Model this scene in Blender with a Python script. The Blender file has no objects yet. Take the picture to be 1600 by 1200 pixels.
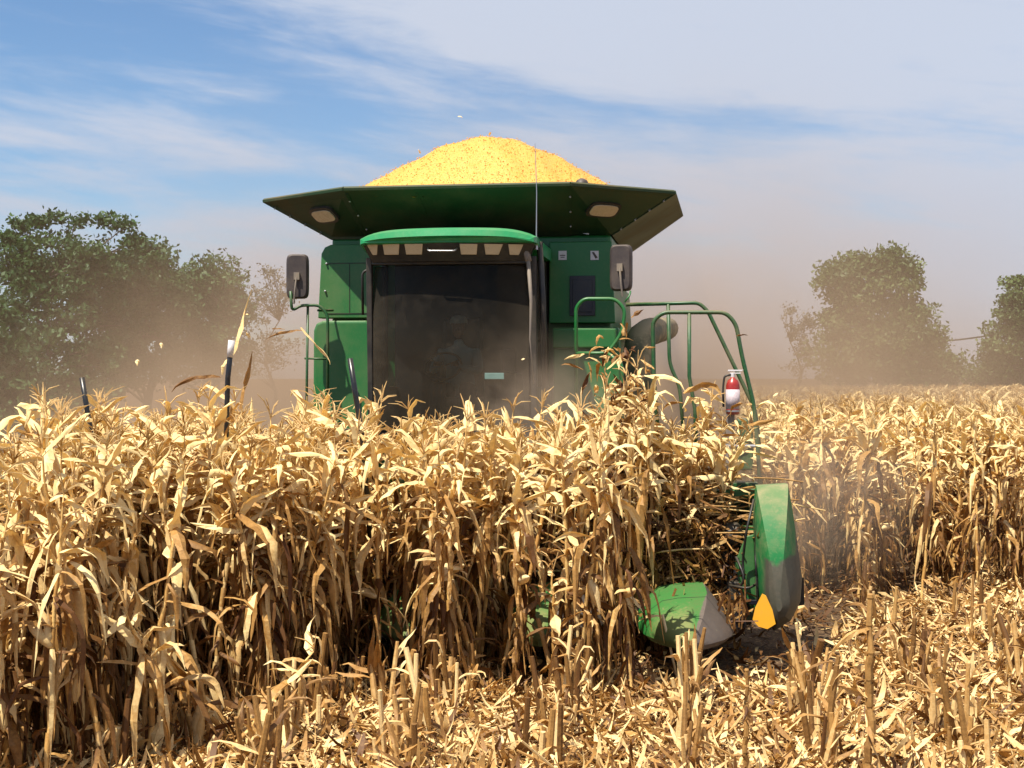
import bpy, math, random
import numpy as np
from mathutils import Vector, Matrix
random.seed(7); rng = np.random.default_rng(7)
R_ = math.radians
sc = bpy.context.scene
COL = sc.collection

# ------------------------------------------------------------------ camera
F, HY, CZ = 2311.0, 590.0, 2.3            # focal length in px of the 1600 px wide frame, horizon row, eye height
cam = bpy.data.cameras.new('camera'); cam.lens = 52; cam.sensor_width = 36
cam.shift_y = -(600 - HY) / 1600.0; cam.clip_end = 4000; cam.clip_start = 0.1
co = bpy.data.objects.new('camera', cam); COL.objects.link(co)
co.location = (0, 0, CZ); co.rotation_euler = (R_(90), 0, 0)
sc.camera = co
# ------------------------------------------------------------------ sun + exposure
SUN = Vector((-0.66 * math.cos(R_(62)), -0.75 * math.cos(R_(62)), math.sin(R_(62))))
sl = bpy.data.lights.new('sun', 'SUN'); sl.energy = 5.0; sl.angle = R_(0.5); sl.color = (1.0, 0.93, 0.80)
so = bpy.data.objects.new('sun', sl); COL.objects.link(so)
so.rotation_euler = SUN.to_track_quat('Z', 'Y').to_euler(); so.location = (0, 0, 30)
sc.view_settings.view_transform = 'Standard'; sc.view_settings.look = 'None'
sc.view_settings.exposure = 0.72; sc.view_settings.gamma = 1.0
sc.cycles.max_bounces = 7; sc.cycles.diffuse_bounces = 3; sc.cycles.glossy_bounces = 3
sc.cycles.transmission_bounces = 4; sc.cycles.transparent_max_bounces = 12; sc.cycles.volume_bounces = 0
sc.cycles.volume_step_rate = 1.0; sc.cycles.volume_max_steps = 64
sc.cycles.use_denoising = True

# ------------------------------------------------------------------ node helper
class NT:
    def __init__(s, tree): s.t = tree; s.n = tree.nodes; s.l = tree.links
    def new(s, typ, **kw):
        n = s.n.new(typ)
        for k, v in kw.items(): setattr(n, k, v)
        return n
    def put(s, sock, v):
        if isinstance(v, bpy.types.NodeSocket): s.l.new(v, sock)
        elif v is not None: sock.default_value = v
    def m(s, op, a, b=None, c=None, clamp=False):
        n = s.new('ShaderNodeMath', operation=op, use_clamp=clamp)
        s.put(n.inputs[0], a); s.put(n.inputs[1], b)
        if c is not None: s.put(n.inputs[2], c)
        return n.outputs[0]
    def noise(s, vec, scale, detail=3, rough=0.55, dist=0.0):
        n = s.new('ShaderNodeTexNoise'); s.put(n.inputs['Vector'], vec)
        n.inputs['Scale'].default_value = scale; n.inputs['Detail'].default_value = detail
        n.inputs['Roughness'].default_value = rough; n.inputs['Distortion'].default_value = dist
        return n.outputs['Fac']
    def mapr(s, v, a, b, c=0.0, d=1.0, smooth=True):
        n = s.new('ShaderNodeMapRange'); n.interpolation_type = 'SMOOTHSTEP' if smooth else 'LINEAR'
        s.put(n.inputs[0], v)
        for i, x in enumerate((a, b, c, d)): n.inputs[i + 1].default_value = x
        return n.outputs[0]
    def mix(s, f, a, b, mode='MIX'):
        n = s.new('ShaderNodeMix', data_type='RGBA', blend_type=mode)
        s.put(n.inputs[0], f); s.put(n.inputs[6], a); s.put(n.inputs[7], b)
        return n.outputs[2]
    def xyz(s, v):
        n = s.new('ShaderNodeSeparateXYZ'); s.l.new(v, n.inputs[0]); return n.outputs
    def comb(s, x, y, z):
        n = s.new('ShaderNodeCombineXYZ'); s.put(n.inputs[0], x); s.put(n.inputs[1], y); s.put(n.inputs[2], z)
        return n.outputs[0]
def c4(c): return (c[0], c[1], c[2], 1.0)

# ------------------------------------------------------------------ world: sky + cirrus by direction
W = bpy.data.worlds.new('World'); sc.world = W; W.use_nodes = True
T = NT(W.node_tree); bg = W.node_tree.nodes['Background']
sky = T.new('ShaderNodeTexSky', sky_type='NISHITA'); sky.sun_disc = False
sky.sun_elevation = R_(62); sky.sun_rotation = math.atan2(SUN.x, SUN.y)
sky.air_density = 1.0; sky.dust_density = 0.6; sky.ozone_density = 1.6; sky.altitude = 200
tc = T.new('ShaderNodeTexCoord'); X, Y_, Z = T.xyz(tc.outputs['Generated'])
az = T.m('ARCTAN2', X, Y_); el = T.m('ARCSINE', Z)
base = T.mix(1.0, sky.outputs[0], c4((1.18, 1.42, 1.64)), 'MULTIPLY')
# tilted streak coordinates
t1 = T.m('ADD', el, T.m('MULTIPLY', az, 0.12))
v1 = T.comb(T.m('MULTIPLY', az, 2.2), T.m('MULTIPLY', t1, 13.0), 0.3)
n1 = T.noise(v1, 1.6, 6, 0.55, 0.5)
v2 = T.comb(T.m('MULTIPLY', az, 7.0), T.m('MULTIPLY', t1, 34.0), 4.1)
n2 = T.noise(v2, 1.5, 5, 0.6, 0.3)
# cover grows to the right, and above the tilted upper band; hazy near the horizon
right = T.mapr(az, -0.22, 0.10)
band = T.mapr(t1, 0.200, 0.216)
low = T.mapr(el, 0.20, 0.05)
cov = T.m('ADD', T.m('MULTIPLY', right, 0.52), T.m('ADD', T.m('MULTIPLY', band, 0.48), T.m('MULTIPLY', low, 0.55)))
cov = T.m('ADD', cov, T.m('MULTIPLY', T.m('SUBTRACT', n1, 0.5), 2.3))
cov = T.m('ADD', cov, T.m('MULTIPLY', T.m('SUBTRACT', n2, 0.5), 1.4))
cov = T.mapr(cov, -0.15, 0.95)
cloud = T.mix(T.mapr(el, 0.0, 0.22), c4((7.0, 6.85, 7.6)), c4((7.7, 8.4, 9.9)))
colr = T.mix(T.m('MULTIPLY', cov, 0.92), base, cloud)
T.l.new(colr, bg.inputs[0]); bg.inputs[1].default_value = 0.050

# ------------------------------------------------------------------ materials
def new_mat(name):
    m = bpy.data.materials.new(name); m.use_nodes = True
    t = NT(m.node_tree); return m, t, m.node_tree.nodes['Principled BSDF'], m.node_tree.nodes['Material Output']
def bump(t, b, h, strength, dist):
    n = t.new('ShaderNodeBump'); n.inputs['Strength'].default_value = strength; n.inputs['Distance'].default_value = dist
    t.put(n.inputs['Height'], h); t.l.new(n.outputs[0], b.inputs['Normal'])
def obj_coord(t): return t.new('ShaderNodeTexCoord').outputs['Object']

def straw(name, ca, cb, cc, transl=0.3, rough=0.6):
    """dry corn tissue: per-leaf 'tone' 0..1 runs ca (pale) - cb (tan) - cc (brown), streaked along with noise"""
    m, t, b, out = new_mat(name)
    at = t.new('ShaderNodeAttribute', attribute_name='tone')
    oc = obj_coord(t)
    n = t.noise(oc, 9.0, 3, 0.6); n2 = t.noise(oc, 60.0, 2, 0.6)
    f = t.m('ADD', at.outputs['Fac'], t.m('MULTIPLY', t.m('SUBTRACT', n, 0.5), 0.55))
    f = t.m('ADD', f, t.m('MULTIPLY', t.m('SUBTRACT', n2, 0.5), 0.35))
    r = t.new('ShaderNodeValToRGB'); e = r.color_ramp.elements
    e[0].position = 0.05; e[0].color = c4(ca); e[1].position = 0.95; e[1].color = c4(cc)
    k = r.color_ramp.elements.new(0.5); k.color = c4(cb)
    t.put(r.inputs[0], f)
    oi = t.new('ShaderNodeObjectInfo')
    col = t.mix(t.m('MULTIPLY', oi.outputs['Random'], 0.22), r.outputs[0], c4(cb))
    t.l.new(col, b.inputs['Base Color']); b.inputs['Roughness'].default_value = rough
    b.inputs['Specular IOR Level'].default_value = 0.35
    bump(t, b, n2, 0.4, 0.004)
    if transl:
        tr = t.new('ShaderNodeBsdfTranslucent'); mx = t.new('ShaderNodeMixShader')
        t.l.new(t.mix(1.0, col, c4((1.0, 0.72, 0.36)), 'MULTIPLY'), tr.inputs[0])
        mx.inputs[0].default_value = transl
        t.l.new(b.outputs[0], mx.inputs[1]); t.l.new(tr.outputs[0], mx.inputs[2]); t.l.new(mx.outputs[0], out.inputs[0])
    return m
PALE, TAN, BRN = (0.92, 0.73, 0.36), (0.45, 0.245, 0.07), (0.085, 0.028, 0.005)  # BRN darkened past dry brown so leaf colour carries shade inside the stand
M_leaf = straw('dry_leaf', PALE, TAN, BRN, 0.18)
M_stalk = straw('dry_stalk', (0.78, 0.54, 0.21), (0.50, 0.28, 0.08), (0.20, 0.08, 0.018), 0)
M_husk = straw('dry_husk', (0.88, 0.70, 0.38), (0.68, 0.45, 0.17), (0.34, 0.16, 0.04), 0.15)
M_tas = straw('dry_tassel', (0.72, 0.52, 0.24), (0.58, 0.36, 0.14), (0.35, 0.18, 0.06), 0.1)
M_litter = straw('dry_litter', (0.90, 0.68, 0.33), (0.46, 0.25, 0.075), (0.08, 0.028, 0.006), 0.10)

def paint(name, col, dust=(0.33, 0.26, 0.15), amt=0.35, rough=0.38, wear=None, scale=3.0, metallic=0.0):
    m, t, b, out = new_mat(name); oc = obj_coord(t)
    n = t.noise(oc, scale, 5, 0.65); n2 = t.noise(oc, 40, 3, 0.6)
    f = t.m('ADD', t.m('MULTIPLY', t.mapr(n, 0.38, 0.75), amt), t.m('MULTIPLY', t.mapr(n2, 0.5, 0.8), amt * 0.5), clamp=True)
    geo = t.new('ShaderNodeNewGeometry'); gz = t.xyz(geo.outputs['Normal'])[2]
    f = t.m('ADD', f, t.m('MULTIPLY', t.mapr(gz, 0.3, 1.0), amt * 0.9), clamp=True)
    c = t.mix(f, c4(col), c4(dust))
    if wear is not None: c = wear(t, oc, c, n, n2)
    t.l.new(c, b.inputs['Base Color']); b.inputs['Metallic'].default_value = metallic; b.inputs['Specular IOR Level'].default_value = .5 if wear is None else .25
    t.l.new(t.m('ADD', t.m('MULTIPLY', f, 0.45), rough), b.inputs['Roughness'])
    bump(t, b, n, 0.08, 0.02)
    return m
GREEN = (0.008, 0.125, 0.026)
M_green = paint('green_paint', GREEN, amt=0.16, scale=1.4)
M_greend = paint('dusty_green_paint', (0.012, 0.075, 0.022), dust=(0.22,0.16,0.09), amt=0.5, scale=2.2)
M_tank = paint('grain_tank_paint', (0.008, 0.040, 0.012), dust=(0.12, 0.085, 0.04), amt=0.5, scale=1.1, rough=0.55)
M_roof = paint('cab_roof_paint', (0.012, 0.25, 0.085), amt=0.12, rough=0.3)
M_black = paint('black_plastic', (0.012, 0.011, 0.012), amt=0.12, rough=0.45)
M_rub = paint('rubber', (0.016, 0.015, 0.014), dust=(0.16, 0.12, 0.07), amt=0.6, rough=0.7)
M_grey = paint('worn_grey', (0.17, 0.14, 0.12), amt=0.3, rough=0.6)
M_steel = paint('steel', (0.42, 0.42, 0.44), amt=0.15, rough=0.3, metallic=0.8)
M_yellow = paint('yellow_paint', (0.80, 0.38, 0.02), amt=0.2, rough=0.45)
M_mirror_b = paint('mirror_shell', (0.035, 0.026, 0.026), dust=(0.2, 0.15, 0.11), amt=0.3, rough=0.5)
M_lamp = paint('lamp_lens', (0.62, 0.50, 0.33), amt=0.3, rough=0.25, scale=20)
M_white = paint('white_label', (0.60, 0.58, 0.60), amt=0.25, rough=0.6, scale=30)
M_red = paint('red_paint', (0.30, 0.012, 0.012), amt=0.2, rough=0.3)
M_navy = paint('navy_panel', (0.004, 0.005, 0.014), amt=0.05, rough=0.35)
M_rod = paint('black_rod', (0.008, 0.008, 0.010), amt=0.1, rough=0.3)
def worn_side(t, oc, c, n, n2):            # bare grey metal on the side rubbed by passing stalks
    x, y, z = t.xyz(oc)
    f = t.m('ADD', x, t.m('MULTIPLY', t.m('SUBTRACT', n, 0.5), 0.05))
    f = t.m('SUBTRACT', f, t.m('MULTIPLY', t.m('MINIMUM', t.m('ADD', y, 0.8), 0.75), 0.19))
    c = t.mix(t.mapr(f, 0.005, 0.020), c, t.mix(n2, c4((0.085, 0.068, 0.058)), c4((0.14, 0.11, 0.09))))
    g = t.m('MULTIPLY', t.mapr(t.m('ADD', y, t.m('MULTIPLY', n2, -0.5)), -0.45, -0.85), t.mapr(x, .05, -.02))
    c = t.mix(t.m('MULTIPLY', g, 0.7), c, c4((0.20, 0.19, 0.07)))
    seam = t.mapr(t.m('ABSOLUTE', t.m('ADD', y, .12)), .010, .004); scr = t.mapr(n2, .66, .72)
    c = t.mix(t.m('MULTIPLY', scr, .6), c, c4((0.22, 0.19, 0.12)))
    return t.mix(t.m('MULTIPLY', seam, .85), c, c4((0.01, 0.012, 0.01)))
M_snout = paint('snout_paint', (0.012, 0.17, 0.03), dust=(0.07, 0.13, 0.035), amt=0.5, rough=0.45, wear=worn_side, scale=5)
def worn_shield(t, oc, c, n, n2):          # lower front of the end divider rubbed to grey in a tongue shape
    x, y, z = t.xyz(oc)
    edge = t.m('ADD', t.m('MULTIPLY', t.m('ABSOLUTE', t.m('ADD', x, 0.02)), 1.0), 0.0)
    f = t.m('SUBTRACT', t.m('ADD', z, t.m('MULTIPLY', t.m('SUBTRACT', n, 0.5), 0.18)), 0.86)
    f = t.m('ADD', f, t.m('MULTIPLY', edge, -0.6))
    low = t.mapr(t.m('ADD', f, 0.04), 0.02, -0.02)
    side = t.mapr(t.m('ADD', x, t.m('MULTIPLY', t.m('SUBTRACT', n, 0.5), 0.05)), 0.135, 0.165)
    k = t.m('MAXIMUM', t.m('MULTIPLY', low, t.mapr(x, -0.13, -0.09)), side)
    return t.mix(t.m('MULTIPLY', k, 0.93), c, t.mix(n2, c4((0.050, 0.044, 0.038)), c4((0.10, 0.082, 0.068))))
M_shield = paint('end_shield_paint', (0.008, 0.145, 0.038), amt=0.4, rough=0.55, wear=worn_shield, scale=6)

def glass_mat():
    m, t, b, out = new_mat('dusty_glass'); oc = obj_coord(t)
    x, y, z = t.xyz(oc)
    n = t.noise(oc, 3.4, 5, 0.65, .6); n2 = t.noise(oc, 18, 4, 0.6)
    b.inputs['Base Color'].default_value = c4((0.055, 0.040, 0.023)); b.inputs['Roughness'].default_value = 0.8
    tr = t.new('ShaderNodeBsdfTransparent'); tr.inputs[0].default_value = c4((0.42, 0.44, 0.42))
    gl = t.new('ShaderNodeBsdfGlossy'); gl.inputs['Roughness'].default_value = 0.04; gl.inputs[0].default_value = c4((.20, .17, .14))
    fr = t.new('ShaderNodeFresnel'); fr.inputs[0].default_value = 1.5
    m1 = t.new('ShaderNodeMixShader'); t.l.new(fr.outputs[0], m1.inputs[0]); t.l.new(tr.outputs[0], m1.inputs[1]); t.l.new(gl.outputs[0], m1.inputs[2])
    lowd = t.mapr(z, 0.9, -0.7); edg = t.mapr(t.m('ABSOLUTE', x), 0.55, 0.88)
    d = t.m('ADD', t.m('MULTIPLY', lowd, 0.30), t.m('MULTIPLY', edg, 0.25))
    d = t.m('ADD', d, t.m('MULTIPLY', t.mapr(n, 0.42, 0.72), 0.16)); d = t.m('ADD', d, t.m('MULTIPLY', t.mapr(n2, 0.55, 0.8), 0.10))
    d = t.m('ADD', d, 0.05, clamp=True)
    m2 = t.new('ShaderNodeMixShader'); t.l.new(d, m2.inputs[0]); t.l.new(m1.outputs[0], m2.inputs[1]); t.l.new(b.outputs[0], m2.inputs[2])
    t.l.new(m2.outputs[0], out.inputs[0]); return m
M_glass = glass_mat()
def simple(name, col, rough=0.6, n_amt=0.25, scale=12, spec=0.5):
    m, t, b, out = new_mat(name); oc = obj_coord(t); n = t.noise(oc, scale, 4, 0.6)
    dk = tuple(v * (1 - n_amt) for v in col); lt = tuple(min(1, v * (1 + n_amt)) for v in col)
    t.l.new(t.mix(n, c4(dk), c4(lt)), b.inputs['Base Color']); b.inputs['Roughness'].default_value = rough
    b.inputs['Specular IOR Level'].default_value = spec
    return m, t, b, n
M_seat = simple('seat_cloth', (0.05, 0.045, 0.04))[0]
M_shirt = simple('teal_shirt', (0.22, 0.36, 0.38))[0]
M_skin = simple('skin', (0.36, 0.20, 0.13))[0]
M_cap = simple('cap_cloth', (0.30, 0.30, 0.24))[0]
M_trous = simple('trouser_cloth', (0.06, 0.07, 0.11))[0]
def bark_mat(name, c):
    m, t, b, n = simple(name, c, 0.9, 0.45, 6); bump(t, b, n, 0.6, 0.03); return m
M_bark = bark_mat('bark', (0.10, 0.075, 0.055))
def leaf_mat(name, a, bcol, tr=0.3):
    m, t, b, out = new_mat(name); at = t.new('ShaderNodeAttribute', attribute_name='tone')
    oc = obj_coord(t); n = t.noise(oc, 0.9, 3, 0.6)
    f = t.m('ADD', t.m('MULTIPLY', at.outputs['Fac'], 0.7), t.m('MULTIPLY', t.m('SUBTRACT', n, 0.35), 1.1), clamp=True)
    c = t.mix(f, c4(a), c4(bcol)); t.l.new(c, b.inputs['Base Color']); b.inputs['Roughness'].default_value = 0.6
    trn = t.new('ShaderNodeBsdfTranslucent'); t.l.new(c, trn.inputs[0]); mx = t.new('ShaderNodeMixShader'); mx.inputs[0].default_value = tr
    t.l.new(b.outputs[0], mx.inputs[1]); t.l.new(trn.outputs[0], mx.inputs[2]); t.l.new(mx.outputs[0], out.inputs[0]); return m
M_fol1 = leaf_mat('green_foliage', (0.015, 0.052, 0.012), (0.060, 0.130, 0.026))
M_fol2 = leaf_mat('olive_foliage', (0.035, 0.068, 0.018), (0.13, 0.185, 0.05))
M_fol3 = leaf_mat('dry_foliage', (0.12, 0.115, 0.085), (0.21, 0.19, 0.14))
def kernel_mat():
    m, t, b, out = new_mat('corn_kernels'); oc = obj_coord(t)
    v = t.new('ShaderNodeTexVoronoi'); v.inputs['Scale'].default_value = 75; t.l.new(oc, v.inputs['Vector'])
    n = t.noise(oc, 5, 4, 0.6)
    r = t.new('ShaderNodeValToRGB'); e = r.color_ramp.elements
    e[0].position = 0.0; e[0].color = c4((0.50, 0.21, 0.02)); e[1].position = 1.0; e[1].color = c4((0.72, 0.38, 0.09))
    k = e.new(0.25); k.color = c4((0.64, 0.335, 0.045)); sp = t.new('ShaderNodeSeparateColor'); t.l.new(v.outputs['Color'], sp.inputs[0])
    t.put(r.inputs[0], sp.outputs[0])
    t.l.new(t.mix(t.m('MULTIPLY', n, 0.4), r.outputs[0], c4((0.64, 0.34, 0.055))), b.inputs['Base Color'])
    b.inputs['Roughness'].default_value = 0.5; bump(t, b, t.m('SUBTRACT', 1.0, v.outputs['Distance']), 0.7, 0.01); return m
M_kern = kernel_mat()
def ground_mat():
    m, t, b, out = new_mat('field_soil'); oc = obj_coord(t)
    n = t.noise(oc, 3.5, 8, 0.7); n2 = t.noise(oc, 28, 5, 0.7)
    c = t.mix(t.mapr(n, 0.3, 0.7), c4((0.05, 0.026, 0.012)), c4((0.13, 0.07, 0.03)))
    c = t.mix(t.mapr(n2, 0.52, 0.66), c, c4((0.30, 0.19, 0.08)))
    t.l.new(c, b.inputs['Base Color']); b.inputs['Roughness'].default_value = 0.95; bump(t, b, n2, 0.8, 0.03); return m
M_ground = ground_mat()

# ------------------------------------------------------------------ mesh builder
class MB:
    def __init__(s): s.v = []; s.f = []; s.tone = []; s.mi = []
    def add(s, vs, fs, tone=0.5, mi=0):
        o = len(s.v); s.v.extend([tuple(x) for x in vs]); s.f.extend([tuple(i + o for i in f) for f in fs])
        s.tone.extend([tone] * len(vs)); s.mi.extend([mi] * len(fs)); return s
    def box(s, x0, x1, y0, y1, z0, z1, mi=0, top=None):
        """top=(dx0,dx1,dy0,dy1) moves the top face's edges"""
        a, b_, c, d = top or (0, 0, 0, 0)
        vs = [(x0, y0, z0), (x1, y0, z0), (x1, y1, z0), (x0, y1, z0), (x0 + a, y0 + c, z1), (x1 + b_, y0 + c, z1), (x1 + b_, y1 + d, z1), (x0 + a, y1 + d, z1)]
        return s.add(vs, [(3, 2, 1, 0), (4, 5, 6, 7), (0, 1, 5, 4), (1, 2, 6, 5), (2, 3, 7, 6), (3, 0, 4, 7)], mi=mi)
    def tube(s, pts, r, n=8, tone=0.5, mi=0, caps=True):
        pts = [Vector(p) for p in pts]; k = len(pts); rs = r if isinstance(r, (list, tuple)) else [r] * k
        t0 = (pts[1] - pts[0]).normalized(); u = t0.orthogonal().normalized(); vs = []
        for i, p in enumerate(pts):
            t = (pts[min(i + 1, k - 1)] - pts[max(i - 1, 0)]).normalized()
            u = (u - t * u.dot(t)).normalized(); w = t.cross(u)
            for j in range(n):
                a = 2 * math.pi * j / n; vs.append(p + (u * math.cos(a) + w * math.sin(a)) * rs[i])
        fs = [(i * n + j, i * n + (j + 1) % n, (i + 1) * n + (j + 1) % n, (i + 1) * n + j) for i in range(k - 1) for j in range(n)]
        if caps: fs += [tuple(range(n - 1, -1, -1)), tuple((k - 1) * n + j for j in range(n))]
        return s.add(vs, fs, tone, mi)
    def slab(s, poly, th, mi=0):
        """closed plate: 3-D outline thickened by the vector th"""
        n = len(poly); th = Vector(th); a = [Vector(p) for p in poly]; b = [p + th for p in a]
        fs = [tuple(range(n)), tuple(range(2 * n - 1, n - 1, -1))] + [(i, i + n, (i + 1) % n + n, (i + 1) % n) for i in range(n)]
        return s.add(a + b, fs, mi=mi)
    def loft(s, secs, closed=True, mi=0, caps=True):
        n = len(secs[0]); k = len(secs); vs = [p for q in secs for p in q]
        fs = [(i * n + j, i * n + (j + 1) % n, (i + 1) * n + (j + 1) % n, (i + 1) * n + j) for i in range(k - 1) for j in range(n if closed else n - 1)]
        if caps: fs += [tuple(range(n - 1, -1, -1)), tuple((k - 1) * n + j for j in range(n))]
        return s.add(vs, fs, mi=mi)
    def lathe(s, c, axis, prof, n=24, mi=0):
        """prof: (along, radius) pairs round axis through c"""
        ax = Vector(axis).normalized(); u = ax.orthogonal().normalized(); w = ax.cross(u); c = Vector(c)
        return s.loft([[c + ax * a + (u * math.cos(2 * math.pi * j / n) + w * math.sin(2 * math.pi * j / n)) * r for j in range(n)] for a, r in prof], mi=mi)
    def mesh(s, name, mats, smooth=False):
        me = bpy.data.meshes.new(name); me.from_pydata(s.v, [], s.f)
        for m in (mats if isinstance(mats, (list, tuple)) else [mats]): me.materials.append(m)
        me.polygons.foreach_set('material_index', s.mi)
        at = me.attributes.new('tone', 'FLOAT', 'POINT'); at.data.foreach_set('value', s.tone)
        if smooth: me.polygons.foreach_set('use_smooth', [True] * len(me.polygons))
        me.validate(); me.update(); return me
    def build(s, name, mats, parent=None, bevel=0, smooth=False, seg=2, fixn=True):
        me = s.mesh(name, mats, smooth); 
        if fixn:
            import bmesh
            bm = bmesh.new(); bm.from_mesh(me); bmesh.ops.recalc_face_normals(bm, faces=bm.faces); bm.to_mesh(me); bm.free()
        o = link(name, me, parent)
        if bevel:
            b = o.modifiers.new('bevel', 'BEVEL'); b.width = bevel; b.segments = seg; b.limit_method = 'ANGLE'; b.angle_limit = R_(40); b.harden_normals = False
            for p in me.polygons: p.use_smooth = False
        return o
def link(name, me, parent=None, loc=None):
    o = bpy.data.objects.new(name, me); COL.objects.link(o)
    if parent: o.parent = parent
    if loc is not None: o.location = loc
    return o
def tag(o, label=None, cat=None, group=None, kind=None):
    if label: o['label'] = label
    if cat: o['category'] = cat
    if group: o['group'] = group
    if kind: o['kind'] = kind
    return o
def thing(name, loc, label, cat, group=None, rz=0):
    o = link(name, None, None, loc); o.rotation_euler = (0, 0, rz); return tag(o, label, cat, group)
def fillet(pts, r, n=4):
    pts = [Vector(p) for p in pts]; out = [pts[0]]
    for a, b, c in zip(pts, pts[1:], pts[2:]):
        d1 = (a - b); d2 = (c - b); q = min(r, d1.length * .45, d2.length * .45)
        p1 = b + d1.normalized() * q; p2 = b + d2.normalized() * q
        for i in range(n + 1):
            t = i / n; out.append(p1 * (1 - t) ** 2 + b * 2 * t * (1 - t) + p2 * t * t)
    return out + [pts[-1]]
def G(px, py):           # pixel -> point on flat ground
    d = CZ * F / (py - HY); return Vector(((px - 800) / F * d, d, 0))
def AT(px, py, d):       # pixel at depth d
    return Vector(((px - 800) / F * d, d, CZ - (py - HY) / F * d))
def np_mesh(name, V, Q, tone, mat):
    me = bpy.data.meshes.new(name); nv, nf = len(V), len(Q)
    me.vertices.add(nv); me.vertices.foreach_set('co', V.astype(np.float32).ravel())
    k = Q.shape[1]; me.loops.add(nf * k); me.loops.foreach_set('vertex_index', Q.astype(np.int32).ravel())
    me.polygons.add(nf); me.polygons.foreach_set('loop_start', np.arange(0, nf * k, k, dtype=np.int32))
    at = me.attributes.new('tone', 'FLOAT', 'POINT'); at.data.foreach_set('value', tone.astype(np.float32))
    me.materials.append(mat); me.update(calc_edges=True); return me

# ------------------------------------------------------------------ ground
g = MB()
xs = np.concatenate([[-1500, -400, -120], np.linspace(-40, 40, 81), [120, 400, 1500]]); ys = np.concatenate([[-1500, -200, -40], np.linspace(0, 80, 81), [150, 500, 2500]])
gv = [(x, y, 0.03 * math.sin(x * 1.7 + y * .6) * math.sin(y * .9) if abs(x) < 39 and 0 < y < 79 else 0.0) for y in ys for x in xs]
nx = len(xs)
g.add(gv, [(j * nx + i, j * nx + i + 1, (j + 1) * nx + i + 1, (j + 1) * nx + i) for j in range(len(ys) - 1) for i in range(nx - 1)])
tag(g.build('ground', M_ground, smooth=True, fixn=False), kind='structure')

# ================================================================== COMBINE
RX, RY, TH = -0.66, 15.4, R_(-8)
EX = Vector((math.cos(TH), math.sin(TH), 0)); EY = Vector((-math.sin(TH), math.cos(TH), 0))
comb = thing('combine_harvester', (RX, RY, 0), 'dusty green combine harvester with flared grain tank and corn head, facing the camera', 'combine harvester', rz=TH)
def P(px, py, yl):       # pixel -> combine-local point on the plane y = yl
    u, v = (px - 800) / F, (HY - py) / F
    t = (yl - (-RX) * EY.x + RY * EY.y) / (u * EY.x + EY.y)
    p = Vector((u * t - RX, t - RY, 0)); return Vector((p.dot(EX), yl, CZ + v * t))
def W2L(p): q = Vector((p.x - RX, p.y - RY, 0)); return Vector((q.dot(EX), q.dot(EY), p.z))
def L2W(x, y, z=0): return Vector((RX, RY, 0)) + EX * x + EY * y + Vector((0, 0, z))

# --- body
b = MB()
b.box(-1.60, 1.60, 1.30, 4.0, 1.15, 3.90)                      # tank and separator housing
b.box(-1.58, 1.58, 4.003, 7.4, 1.2, 3.55, top=(0.1, -0.1, 0, -0.8))   # rear hood
b.box(-1.0, 1.0, 0.6, 7.0, 0.75, 1.15)
body = b.build('body', M_green, comb, bevel=0.04)
s = MB()   # upper left front panel (rounded top outer corner)
def panel(mb, pts, y0, th):
    mb.slab([(x, y0, z) for x, z in pts], (0, th, 0))
panel(s, [(-1.70, 2.97), (-0.95, 2.97), (-0.95, 3.80), (-1.55, 3.80), (-1.62, 3.77), (-1.66, 3.70)], 1.08, 0.21)
fpn = s.build('front_panel', M_green, comb, bevel=0.012)
s = MB(); s.box(-1.60, -1.02, 1.072, 1.079, 3.585, 3.592); s.box(-1.62, -1.02, 1.072, 1.079, 3.02, 3.026); s.box(-1.335, -1.33, 1.072, 1.079, 3.03, 3.58); s.build('panel_seam', M_black, fpn)
s = MB()
panel(s, [(-1.74, 1.5), (-1.02, 1.5), (-1.02, 2.84), (-1.06, 2.91), (-1.13, 2.94), (-1.62, 2.94), (-1.70, 2.91), (-1.73, 2.83)], 1.0, 0.28)
s.build('front_panel', M_green, comb, bevel=0.03, seg=3)
s = MB()
panel(s, [(0.93, 2.90), (1.66, 2.90), (1.62, 3.80), (0.93, 3.80)], 1.08, 0.21)
rp = s.build('front_panel', M_green, comb, bevel=0.012)
s = MB()
panel(s, [(0.98, 1.5), (1.70, 1.5), (1.72, 2.55), (1.70, 2.85), (0.98, 2.85)], 1.0, 0.28)
s.box(0.98, 1.68, 0.93, 0.997, 2.62, 2.84)
s.build('front_panel', M_green, comb, bevel=0.02, seg=3)
s = MB(); s.box(1.16, 1.44, 1.055, 1.078, 2.98, 3.42); s.box(1.19, 1.41, 1.045, 1.053, 3.02, 3.38); s.build('vent', M_navy, rp, bevel=0.006)
for px in (879, 929):      # pale decals with a small dark pictogram
    c = P(px, 399, 1.07); s = MB(); s.box(c.x - .045, c.x + .045, 1.07, 1.077, c.z - .05, c.z + .05)
    if px == 929: s.slab([(c.x - .03, 1.067, c.z + .035), (c.x - .005, 1.067, c.z + .035), (c.x + .035, 1.067, c.z - .025), (c.x + .01, 1.067, c.z - .035)], (0, .002, 0), 1)
    else:
        s.box(c.x - .03, c.x + .03, 1.067, 1.069, c.z - .005, c.z + .005, 1); s.box(c.x - .022, c.x + .022, 1.067, 1.069, c.z - .025, c.z - .017, 1)
    s.build('decal', [M_white, M_mirror_b], rp)
c = P(915, 364, 1.2); s = MB(); s.slab([(c.x - .04, 1.24, c.z), (c.x + .03, 1.24, c.z - .015), (c.x + .04, 1.24, c.z + .015), (c.x - .03, 1.24, c.z + .03)], (0, .05, 0)); s.build('decal', M_white, body)
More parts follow.
